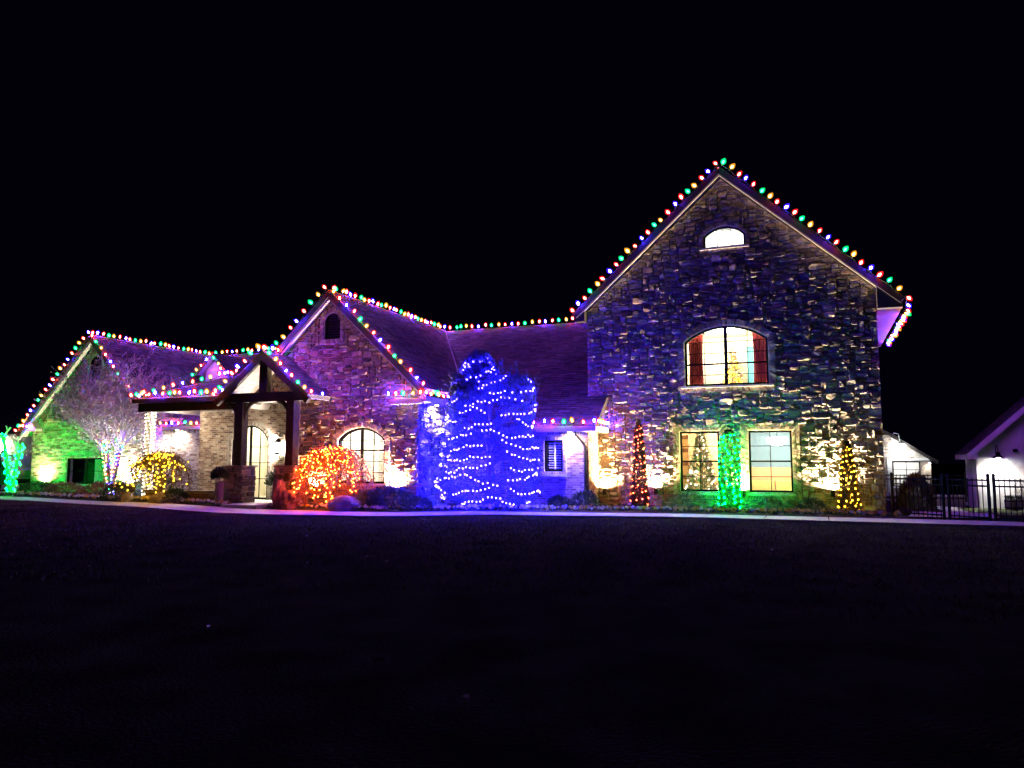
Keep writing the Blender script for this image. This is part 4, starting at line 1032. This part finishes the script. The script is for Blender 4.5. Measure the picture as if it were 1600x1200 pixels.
MB().tube([(0,-.12,0),(.05,-.14,.9)], .006, 4).build('wire', M['wire'], ls)
# forked tree wound in turquoise, and its lights
stemsB = [(0,(-.72,0,2.6),.09),(2,(.40,.05,2.2),.085)]
bare_tree(-33.35,-2.6,.13,'forked small tree glowing turquoise at the left corner',103,stemsB,2,.9,.2,3,(.3,.5))
ls = thing('light_string', 'turquoise lights wound round the forked small tree', 'string lights', -33.35, -2.6, .13)
for (a, top, r_) in stemsB:
    wrapbulbs(ls, [(0,0,.05),(top[0]*.35,top[1]*.35,top[2]*.4),(top[0]*.7,top[1]*.7,top[2]*.75),top], r_+.03, .15, .062, 'aqua', rr)
MB().tube([(0,-.12,0),(-.05,-.14,.9)], .006, 4).build('wire', M['wire'], ls)
# white lights wound round the porch post
ls = thing('light_string', 'warm white lights wound round the left porch post', 'string lights', -24.5, -3.84, .13)
wrapbulbs(ls, [(0,0,.1),(0,0,1.2),(0,0,2.2),(0,0,3.2)], .15, .13, .021, 'warm', rr)
MB().tube([(.16,-.16,0),(.16,-.16,3.2)], .006, 4).build('wire', M['wire'], ls)
r = thing('added_spotlight', 'small added spotlight in the bed to brighten the grey tree', 'spotlight', -27.9, -3.5, .16)  # added lamp, unseen fixture, put in to light the crown from below
MB().tube([(0,0,-.05),(0,0,.12)], .014, 6).build('stake', M['black'], r); MB().lathe([(.03,.10),(.05,.13),(.05,.24),(.042,.24),(.04,.20)], 12).build('lamp_body', M['black'], r)
MB().lathe([(.001,.215),(.04,.215),(.04,.222),(.001,.222)], 10).build('lens', LENSC, r)
spot(r, (0,0,.25), (-.10,.34,1), 95, (1,.92,.88), 80)
# rounded shrubs, each its own plant
def shrub(s, t, r, h, label, seed, mat='leaf', size=.06, n=1100, name='round_shrub', cat='shrub'):
    rr = random.Random(seed); root = thing(name, label, cat, s, t, gz(s,t)+.06); pts = []
    for _ in range(n):
        u = rr.uniform(-.25,1); th = rr.uniform(0,6.283); q = math.sqrt(max(0,1-u*u)); k = rr.uniform(.7,1.05)+.15*noise.noise((q*math.cos(th)*2.5+seed, q*math.sin(th)*2.5, u*2.5))
        pts.append((Vector((q*math.cos(th)*r*k, q*math.sin(th)*r*k, max(.02, h*.25+u*h*.75*k))), Vector((q*math.cos(th), q*math.sin(th), u))))
    mb = MB(); leafcloud(mb, pts, size, rr, .4, .4); mb.build('foliage', M[mat], root)
    st = MB()
    for k in range(7): a = k*.9; st.tube([(0,0,0),(r*.5*math.cos(a), r*.5*math.sin(a), h*.6)], [.015,.005], 4, cap=False)
    st.build('stem', M['bark'], root)
shrub(-3.15,-1.25,.36,.42,'small round shrub under the right lower window',1,'grasstuft',.05)
shrub(-5.5,-1.2,.55,.58,'spreading shrub under the left lower window',2,'grasstuft',.06)
shrub(-2.0,-1.3,.42,.40,'dark low shrub between gold spire and round shrub',3)
shrub(-8.6,-1.95,.45,.55,'leafy shrub at the foot of the dark downspout',4,'leaf',.08)
shrub(-9.4,-2.1,.34,.4,'low shrub under the shuttered window',5,'leaf',.07)
shrub(-14.2,-4.1,.75,.66,'wide juniper at the stone corner left of the blue tree',6,'conifer',.1,1900)
shrub(-15.2,-4.0,.62,.55,'wide juniper under the arched window of the middle gable',7,'conifer',.1,1600)
shrub(-13.1,-4.4,.45,.4,'low juniper against the left foot of the blue tree',8,'conifer',.08)
shrub(-17.4,-4.8,.45,.55,'dark shrub below the left of the orange weeping tree',9,'redleaf',.07)
shrub(-22.0,-5.0,.40,.42,'dark tufted shrub before the low planter wall',10,'leaf',.09)
shrub(-24.6,-5.0,.55,.6,'dark leafy shrub left of the yellow weeping tree',11,'leaf',.08)
shrub(-27.0,-3.6,.75,.55,'brown low shrub right of the grey tree',12,'redleaf',.08,1500)
shrub(-30.2,-2.6,.7,.5,'brown low shrub left of the grey tree',13,'redleaf',.08,1500)
shrub(-31.9,-2.5,.7,.5,'dark low shrub under the window of the leftmost gable',14,'leaf',.08,1500)
shrub(-26.0,-1.8,.6,.9,'dark upright shrub beside the white wound post',15,'leaf',.08,1500)
shrub(.85,.5,.42,1.0,'tufted ornamental grass behind the iron fence',16,'grasstuft',.16,900,'ornamental_grass','ornamental grass')
def potted(s, t, z, r, h, label, seed, ph=.42):
    rr = random.Random(seed); root = thing('potted_plant', label, 'potted plant', s, t, z); pts = []
    MB().lathe([(r*.42,0),(r*.62,ph*.6),(r*.58,ph*.85),(r*.66,ph*.92),(r*.66,ph),(r*.5,ph),(r*.48,ph*.9)], 14).build('pot', M['pot'], root, smooth=False)
    for _ in range(900):
        u = rr.uniform(-.3,1); th = rr.uniform(0,6.283); q = math.sqrt(max(0,1-u*u)); k = rr.uniform(.4,1.1)
        pts.append((Vector((q*math.cos(th)*r*k, q*math.sin(th)*r*k, ph+h*.35+u*h*.6*k)), Vector((q*math.cos(th), q*math.sin(th), u+.3))))
    mb = MB(); leafcloud(mb, pts, .11, rr, .4, .35); mb.build('foliage', M['leaf'], root)
    MB().tube([(0,0,ph*.9),(0,0,ph+h*.5)], .02, 5).build('stem', M['bark'], root)
potted(-19.15,-3.1,.135,.5,.75,'bushy green plant in a pot right of the left pier',21)
potted(-18.35,-3.5,.135,.4,.6,'dark leafy plant in a pot beside the right pier',22)
potted(-20.15,-5.0,.12,.24,.40,'dark plant in a tall urn at the left pier',23,.78)
# boulders and upright red rocks
def boulder(s, t, rx, ry, h, label, seed, mat='rock', name='boulder', col=0):
    rr = random.Random(seed); root = MB(); n, m_ = 14, 10
    for j in range(m_):
        u = j/(m_-1)
        for i in range(n):
            a = 6.283*i/n; pr_ = math.sqrt(max(0.02, 1-u**2.2)) if not col else (1-.25*u)*(1 if u < .95 else .7)
            k = pr_*(1+(.75 if col else .3)*noise.noise((math.cos(a)*1.7+seed, math.sin(a)*1.7, u*(3.5 if col else 2.2))))
            root.v.append((rx*k*math.cos(a), ry*k*math.sin(a), h*u-.05))
    for j in range(m_-1):
        for i in range(n): root.f.append([j*n+i, j*n+(i+1)%n, (j+1)*n+(i+1)%n, (j+1)*n+i]); root.mi.append(0); root.t.append(None)
    root.f.append([(m_-1)*n+i for i in range(n)]); root.mi.append(0); root.t.append(None)
    o = root.build(name, M[mat]); tag(place(o, s, t, gz(s,t)+.07, rr.uniform(0,1)), label, 'rock')
boulder(-22.35,-5.1,.62,.4,.40,'smooth sloping boulder below the yellow weeping tree',1)
boulder(-24.0,-5.2,.28,.25,.38,'small pale boulder left of the yellow tree trunk',2)
boulder(-17.8,-5.0,.22,.2,.95,'upright red rock right of the entry walk',3,'redrock',col=1)
boulder(-17.3,-5.1,.24,.2,.62,'shorter red rock below the orange weeping tree',4,'redrock',col=1)
boulder(-15.35,-4.95,.55,.4,.50,'dark pointed boulder right of the orange weeping tree',6)
# pansies and ground cover along the path
fr = random.Random(29); fl = MB(); gc = []
for k in range(2200):
    s = fr.uniform(-33, .2)
    if -19.9 < s < -18.2 or fr.random() > (.9 if s < -19 or s > -16 else .6): continue
    t = pr(s)+.1+abs(fr.gauss(0,.28)); z = gz(s,t)+.08
    for _ in range(5): gc.append((W(s+fr.gauss(0,.06), t+fr.gauss(0,.06), z+fr.uniform(0,.05)), Vector((0,0,1))))
    if fr.random() < .42:
        p = W(s, t, z+fr.uniform(.07,.13)); q = Vector((fr.uniform(-.5,.5), -1, fr.uniform(.2,.9))).normalized(); x = q.cross(Vector((0,0,1))).normalized(); y = x.cross(q); r_ = fr.uniform(.04,.068)
        o = len(fl.v); fl.v += [tuple(p+x*r_*math.cos(a)*(1+.2*math.cos(3*a))+y*r_*math.sin(a)) for a in [i*6.283/7 for i in range(7)]]
        fl.f.append(list(range(o,o+7))); fl.mi.append(1 if fr.random() < (.35 if s < -6 else .75) else 0); fl.t.append(None)
mb = MB(); leafcloud(mb, gc, .06, fr, .6, .55); tag(mb.build('ground_cover', M['leaf']), 'low green leaves of bedding plants along the path', 'ground cover', kind='stuff')
tag(fl.build('pansies', [M['petal_w'], M['petal_y']]), 'white and yellow pansies edging the path', 'flowers', kind='stuff')
# small white path marker and dry leaves on the lawn
r = thing('path_marker', 'thin white stake beside the path under the grey tree', 'stake', -25.6, -4.6, .16)
MB().lathe([(.028,0),(.028,.30),(.034,.31),(.034,.35),(.01,.37)], 8).build('stake', M['white'], r)
for k, (s, t) in enumerate([(-7.1,-19.5),(-5.0,-20.0),(-4.0,-20.6),(-8.6,-14.4),(-8.0,-14.8),(-7.2,-15.2),(-9.0,-15.4),(-11.6,-11.9),(-12.8,-13.0),(-6.3,-12.0),(-14.5,-9.3),(-4.6,-9.6),(-11.0,-8.0),(-2.6,-11.0)]):
    rr = random.Random(k); mb = MB(); q = .055
    mb.add([(-q,0,0),(-q*.4,q*.5,.02),(q*.5,q*.45,.03),(q*1.1,0,.012),(q*.4,-q*.5,.025),(-q*.5,-q*.4,.018),(0,0,.004)], [(0,6,1),(1,6,2),(2,6,3),(3,6,4),(4,6,5),(5,6,0)])
    o = mb.build('fallen_leaf', M['dryleaf']); tag(place(o, s, t, gz(s,t)+.02, rr.uniform(0,6)), 'dry curled leaf lying on the dark lawn', 'leaf', 'dry leaves scattered on the lawn')

# ------------------------------------------------------------------ iron fence, barn, pool house, car
def fence_run(p, q, label, h=1.12, post0=True, post1=True, pitch=.125, name='iron_fence', cat='fence'):
    (s0,t0),(s1,t1) = p, q; L = math.hypot(s1-s0, t1-t0); an = math.atan2(t1-t0, s1-s0); z = gz(s0,t0)
    r = thing(name, label, cat, s0, t0, z, rot=an)
    for zz in (.12, h-.2, h-.05): MB().box(0,L,-.018,.018,zz-.02,zz+.02).build('rail', M['black'], r)
    x = pitch
    while x < L-.04: MB().box(x-.009,x+.009,-.009,.009,.06,h).build('picket', M['black'], r); x += pitch
    for a, on in ((0,post0),(L,post1)):
        if on:
            po = MB().box(a-.028,a+.028,-.028,.028,-.02,h+.06).build('post', M['black'], r)
            MB().lathe([(.045,h+.06),(.045,h+.075),(.03,h+.11),(.004,h+.125)], 8, c=(a,0,0)).build('post_cap', M['black'], po)
    return r
P0, P1, P2, P3 = (.12,-.75), (1.28,-1.62), (2.33,-2.40), (4.6,-4.0)
fence_run(P0, P1, 'black iron fence between house corner and double gate posts')
fence_run((1.40,-1.71), (2.22,-2.32), 'black iron gate in the middle of the fence', name='iron_gate', cat='gate')
fence_run(P2, P3, 'black iron fence at the right edge before the white barn')
fence_run((.25,9.2), (3.5,9.4), 'black iron fence far back before the low pool wall', h=1.05, pitch=.14)
# white board and batten barn
BX, BY, BZ = 3.98, 9.7, -.3
barn = thing('barn', 'white board and batten barn with a low eave at the right edge', 'barn', BX, BY, BZ)
BL = 9.0; PK = 4.5; EV = 2.36; BSL = .92
def bh(x): return EV+BSL*(PK-abs(x-PK))
bwin = [(1.62,1.0),(2.42,1.0),(2.42,2.03),(1.62,2.03)]
backing('wall', [(0,-.05),(BL,-.05),(BL,EV),(PK,bh(PK)),(0,EV)], [bwin], 0, .2, M['white'], barn)
MB().box(0,.2,.2,2.5,-.05,EV).build('side_wall', M['white'], barn); MB().box(BL-.2,BL,.2,2.5,-.05,EV).build('side_wall', M['white'], barn)
for k in range(1, 18):
    x = .03+k*.5
    a = 0
    if 1.5 < x < 2.5: MB().box(x-.025,x+.025,-.022,0,2.12,bh(x)-.05).build('batten', M['white'], barn); continue
    MB().box(x-.025,x+.025,-.022,0,0,bh(x)-.05).build('batten', M['white'], barn)
MB().box(.42,BL-.42,-.03,0,2.46,2.58).build('band_board', M['white'], barn); MB().box(-.02,.12,-.03,.12,0,EV).build('corner_board', M['white'], barn)
for k in range(4): MB().box(-.02,0,.4+k*.5,.45+k*.5,0,EV).build('batten', M['white'], barn)
bw_ = window(bwin, 0, barn, vert=(2.02,), horiz=(1.35,1.69), gl='darkglass'); MB().box(1.5,2.5,.9,.95,.8,2.2).build('room_shell', M['dark'], barn)
MB().box(1.55,2.49,-.04,0,.92,1.0).build('sill', M['white'], barn)
bo = random.Random(9)
roof((-.32,2.8,EV-.22),(-.32,-.4,EV-.22),(PK,2.8,bh(PK)+.06),(PK,-.4,bh(PK)+.06), barn, bo)
roof((BL+.42,-.4,EV-.28),(BL+.42,2.8,EV-.28),(PK,-.4,bh(PK)+.06),(PK,2.8,bh(PK)+.06), barn, bo)
MB().beam((-.32,-.42,EV-.30),(PK,-.42,bh(PK)-.03), .04, .20).build('rake_board', M['white'], barn)
MB().beam((BL+.42,-.42,EV-.36),(PK,-.42,bh(PK)-.03), .04, .20).build('rake_board', M['white'], barn)
MB().box(-.34,-.0,-.40,2.7,EV-.42,EV-.24).build('eave_box', M['white'], barn)
r = thing('barn_lamp', 'dark gooseneck lamp lighting the white barn wall', 'wall lamp', BX+.66, BY-.45, BZ+2.02)
MB().lathe([(.03,.20),(.07,.18),(.09,.07),(.21,-.02),(.215,-.035),(.08,.05),(.03,.05)], 16).build('lamp_shade', M['black'], r)
MB().tube([(0,.44,.1),(0,.42,.34),(0,.28,.46),(0,.1,.42),(0,0,.2)], .016, 6).build('arm', M['black'], r)
MB().lathe([(.01,.04),(.05,.01),(.05,-.04),(.01,-.07)], 8).build('glow_bulb', emit('barn_glow', (1,.98,.9), 40, False), r)
spot(r, (0,.0,-.05), (0,.18,-1), 150, (1,.96,.86), 150)
r = thing('floodlight', 'small black flood lamp beside the barn lamp', 'flood lamp', BX+1.3, BY-.1, BZ+2.27)
MB().box(-.07,.07,-.06,.06,-.06,.06).build('lamp_head', M['black'], r); MB().box(-.02,.02,.05,.1,-.02,.03).build('bracket', M['black'], r)
tag(place(MB().lathe([(.055,0),(.055,.72),(.048,.75),(.01,.76)], 10).build('bollard', M['white']), 3.9, 9.2, -.3), 'short white pipe bollard at the barn corner', 'bollard')
for s, t, k in ((4.82,8.7,1),(5.12,8.8,.95)):
    r = thing('barrel_planter', 'left weathered barrel planter before the barn' if s < 5 else 'right weathered barrel planter before the barn', 'planter', s, t, -.28, group='barrel planters before the barn')
    MB().lathe([(.15*k,0),(.18*k,.2),(.18*k,.42),(.155*k,.42),(.15*k,.36)], 14).build('barrel', M['pot'], r)
    for z in (.08,.33): MB().lathe([(.176*k,z),(.186*k,z+.01),(.186*k,z+.04),(.176*k,z+.05)], 14).build('hoop', M['black'], r)
    rr = random.Random(int(s*10)); mb = MB(); leafcloud(mb, [(Vector((rr.gauss(0,.08), rr.gauss(0,.08), .40+rr.random()*.1)), Vector((0,0,1))) for _ in range(120)], .08, rr); mb.build('foliage', M['leaf'], r)
r = thing('climber', 'thin leafless climber beside the barn window', 'plant', 5.25, 9.55, -.3)
cl_ = MB(); rr = random.Random(6)
for k in range(9):
    p = Vector((rr.uniform(-.1,.1),0,0)); line = [p]
    for i in range(7): p = p+Vector((rr.gauss(0,.07), 0, rr.uniform(.12,.22))); line.append(p)
    cl_.tube(line, .008, 3, cap=False)
cl_.build('stem', M['bark'], r)
# low pool wall
r = thing('pool_wall', 'low dark wall with a pale cap between pool house and barn', 'low wall', .6, 10.6, -.3)
pwb = MB().box(0,3.05,0,.3,0,.44).build('wall', M['greypl'], r); bo = random.Random(2)
for j in range(3):
    x = 0
    while x < 3.0:
        w = bo.uniform(.3,.5); x1 = min(3.05, x+w); MB().box(x+.008,x1-.008,-.035*bo.uniform(.5,1),-.001,.01+j*.145,.145+j*.145).build('block', M['rock'], pwb); x = x1
MB().box(-.03,3.1,-.07,.33,.44,.50).build('cap', M['concrete'], r)
# pool house
ph = thing('pool_house', 'small stone pool house glowing white behind the fence', 'outbuilding', -1.2, 21.5, -.3)
pw_ = [(3.15,.5),(4.5,.5),(4.5,1.85),(3.15,1.85)]
pwk = backing('wall', [(0,-.05),(5.0,-.05),(5.0,2.05),(3.3,3.3),(1.7,3.3),(0,2.05)], [pw_], 0, .25, M['rock'], ph)
bricks(2.0,4.98,2.0,3.2,[[(5,2.02),(5.2,2.02),(5.2,3.5),(3.35,3.5),(3.35,3.24)]], front(0), bo, PAL_PALE, pwk, L=.22, Hh=.09)
pwn = window(pw_, 0, ph, vert=(3.82,), horiz=(.95,1.4), frame='black', mw=.035); MB().box(3.1,4.56,-.06,0,.42,.5).build('sill', M['white'], ph)
MB().box(2.9,3.12,-.05,0,0,1.95).build('door_trim', M['white'], ph); MB().box(2.9,4.98,-.04,0,1.9,2.02).build('header_board', M['white'], ph)
roof((5.35,5,1.85),(5.35,-.35,1.85),(2.5,5,3.75),(2.5,-.35,3.75), ph, bo, mat='fascia'); roof((-.35,-.35,1.85),(-.35,5,1.85),(2.5,-.35,3.75),(2.5,5,3.75), ph, bo, mat='fascia')
box_room(2.2,4.8,.3,2.6,.1,2.3, M['white'], ph)
MB().box(4.75,5,.25,5,-.05,2.05).build('side_wall', M['mortar'], ph)
r = thing('ceiling_lamp', 'round ceiling lamp inside the pool house', 'ceiling lamp', 2.6, 23.0, 1.88); ceiling_lamp(r); point(r, (0,0,-.2), 10, (.95,.97,1), .1)
r = thing('gooseneck_lamp', 'glaring white lamp with a curled arm on the pool house', 'wall lamp', 2.33, 20.95, 2.42)
MB().lathe([(.03,.16),(.10,.14),(.22,.0),(.215,-.02),(.09,.08),(.03,.08)], 16).build('lamp_shade', M['white'], r)
MB().tube([(-.3,.5,.05),(-.36,.4,.5),(-.25,.25,.66),(-.05,.1,.6),(0,0,.14)], .025, 6).build('arm', M['white'], r)
MB().lathe([(.02,.1),(.24,.02),(.27,-.12),(.18,-.26),(.02,-.31)], 14).build('glow_globe', emit('globe_glow', (.92,.98,1), 12, False), r)
point(r, (0,-.15,-.1), 6, (.95,.98,1), .2)
downl = thing('soffit_light', 'downlight at the right corner of the pool house', 'downlight', 3.72, 21.25, 1.5, group='round downlights under the eaves')
MB().lathe([(.03,-.02),(.07,-.03),(.07,0),(.03,0)], 12).build('trim_ring', M['white'], downl); MB().lathe([(.001,-.035),(.05,-.035),(.05,-.03),(.001,-.03)], 10).build('lens', LENSC, downl)
spot(downl, (0,0,-.06), (0,.25,-1), 6, (1,.97,.85), 160)
# parked car at the left edge
car = thing('parked_car', 'dark grey car half out of the picture at the left', 'car', -41.0, .1, .14, rot=0)
prof = [(0,.35),(.0,.75),(.15,.98),(1.0,1.05),(1.55,1.58),(2.0,1.72),(3.6,1.74),(4.35,1.62),(4.65,1.12),(4.78,1.0),(4.8,.38)]
def wheelarch(cx):
    return [(cx+.40*math.cos(a), .34+.40*math.sin(a)) for a in [math.pi*k/8 for k in range(9)]]
poly = prof + wheelarch(3.85)[0:] + wheelarch(.95)[0:]
bm = MB().prism(poly, -.9, .9).build('body', M['carpaint'], car)
bv = bm.modifiers.new('bevel', 'BEVEL'); bv.width = .05; bv.segments = 2; bv.limit_method = 'ANGLE'
M['carglass'] = plain('car_glass', (.02,.022,.025), .1, .1, 2, 0, spec=.6)
MB().prism([(1.25,1.1),(1.68,1.54),(2.05,1.64),(2.7,1.66),(2.7,1.08)], -.912, -.895).build('side_window', M['carglass'], car)
MB().prism([(2.8,1.08),(2.8,1.66),(3.55,1.66),(4.2,1.55),(4.42,1.14)], -.912, -.895).build('side_window', M['carglass'], car)
for cx in (.95, 3.85):
    for y, k in ((-.86,-1),(.66,1)):
        wv = MB().lathe([(.2,0),(.34,.02),(.34,.2),(.2,.22)], 20, c=(cx,y,.34), axis=(0,1,0)).build('wheel', M['tyre'], car, smooth=False)
        MB().lathe([(.03,-.03),(.06,-.01),(.19,.012),(.21,.0),(.2,.03),(.03,.03)], 16, c=(cx,y,.34), axis=(0,1,0)).build('rim', M['chrome'], wv)
for y in (-.62,.62): MB().box(4.72,4.815,y-.18,y+.18,.82,1.0).build('tail_light', M['curtain'], car); MB().box(-.02,.05,y-.2,y+.2,.62,.8).build('headlight', M['white'], car)
MB().box(2.2,2.4,-.93,-.9,.95,.98).build('door_handle', M['chrome'], car); MB().box(3.35,3.55,-.93,-.9,.95,.98).build('door_handle', M['chrome'], car)
MB().box(4.78,4.86,-.8,.8,.4,.6).build('bumper', M['black'], car); MB().box(-.06,.02,-.8,.8,.36,.56).build('bumper', M['black'], car)
r = thing('wall_sconce', 'glaring sconce on the garage wall at the left edge', 'wall lamp', -48.3, 7.2, 2.5)
MB().box(-.1,.1,-.1,.2,-.22,-.18).box(-.1,.1,-.1,.2,.18,.22).build('lamp_body', M['black'], r); MB().lathe([(.05,-.17),(.11,-.1),(.11,.1),(.05,.17)], 10).build('glow_bulb', emit('sconce_glow', (1,.95,.75), 50, False), r)
point(r, (0,-.35,0), 3.5, (1,.94,.72), .1)
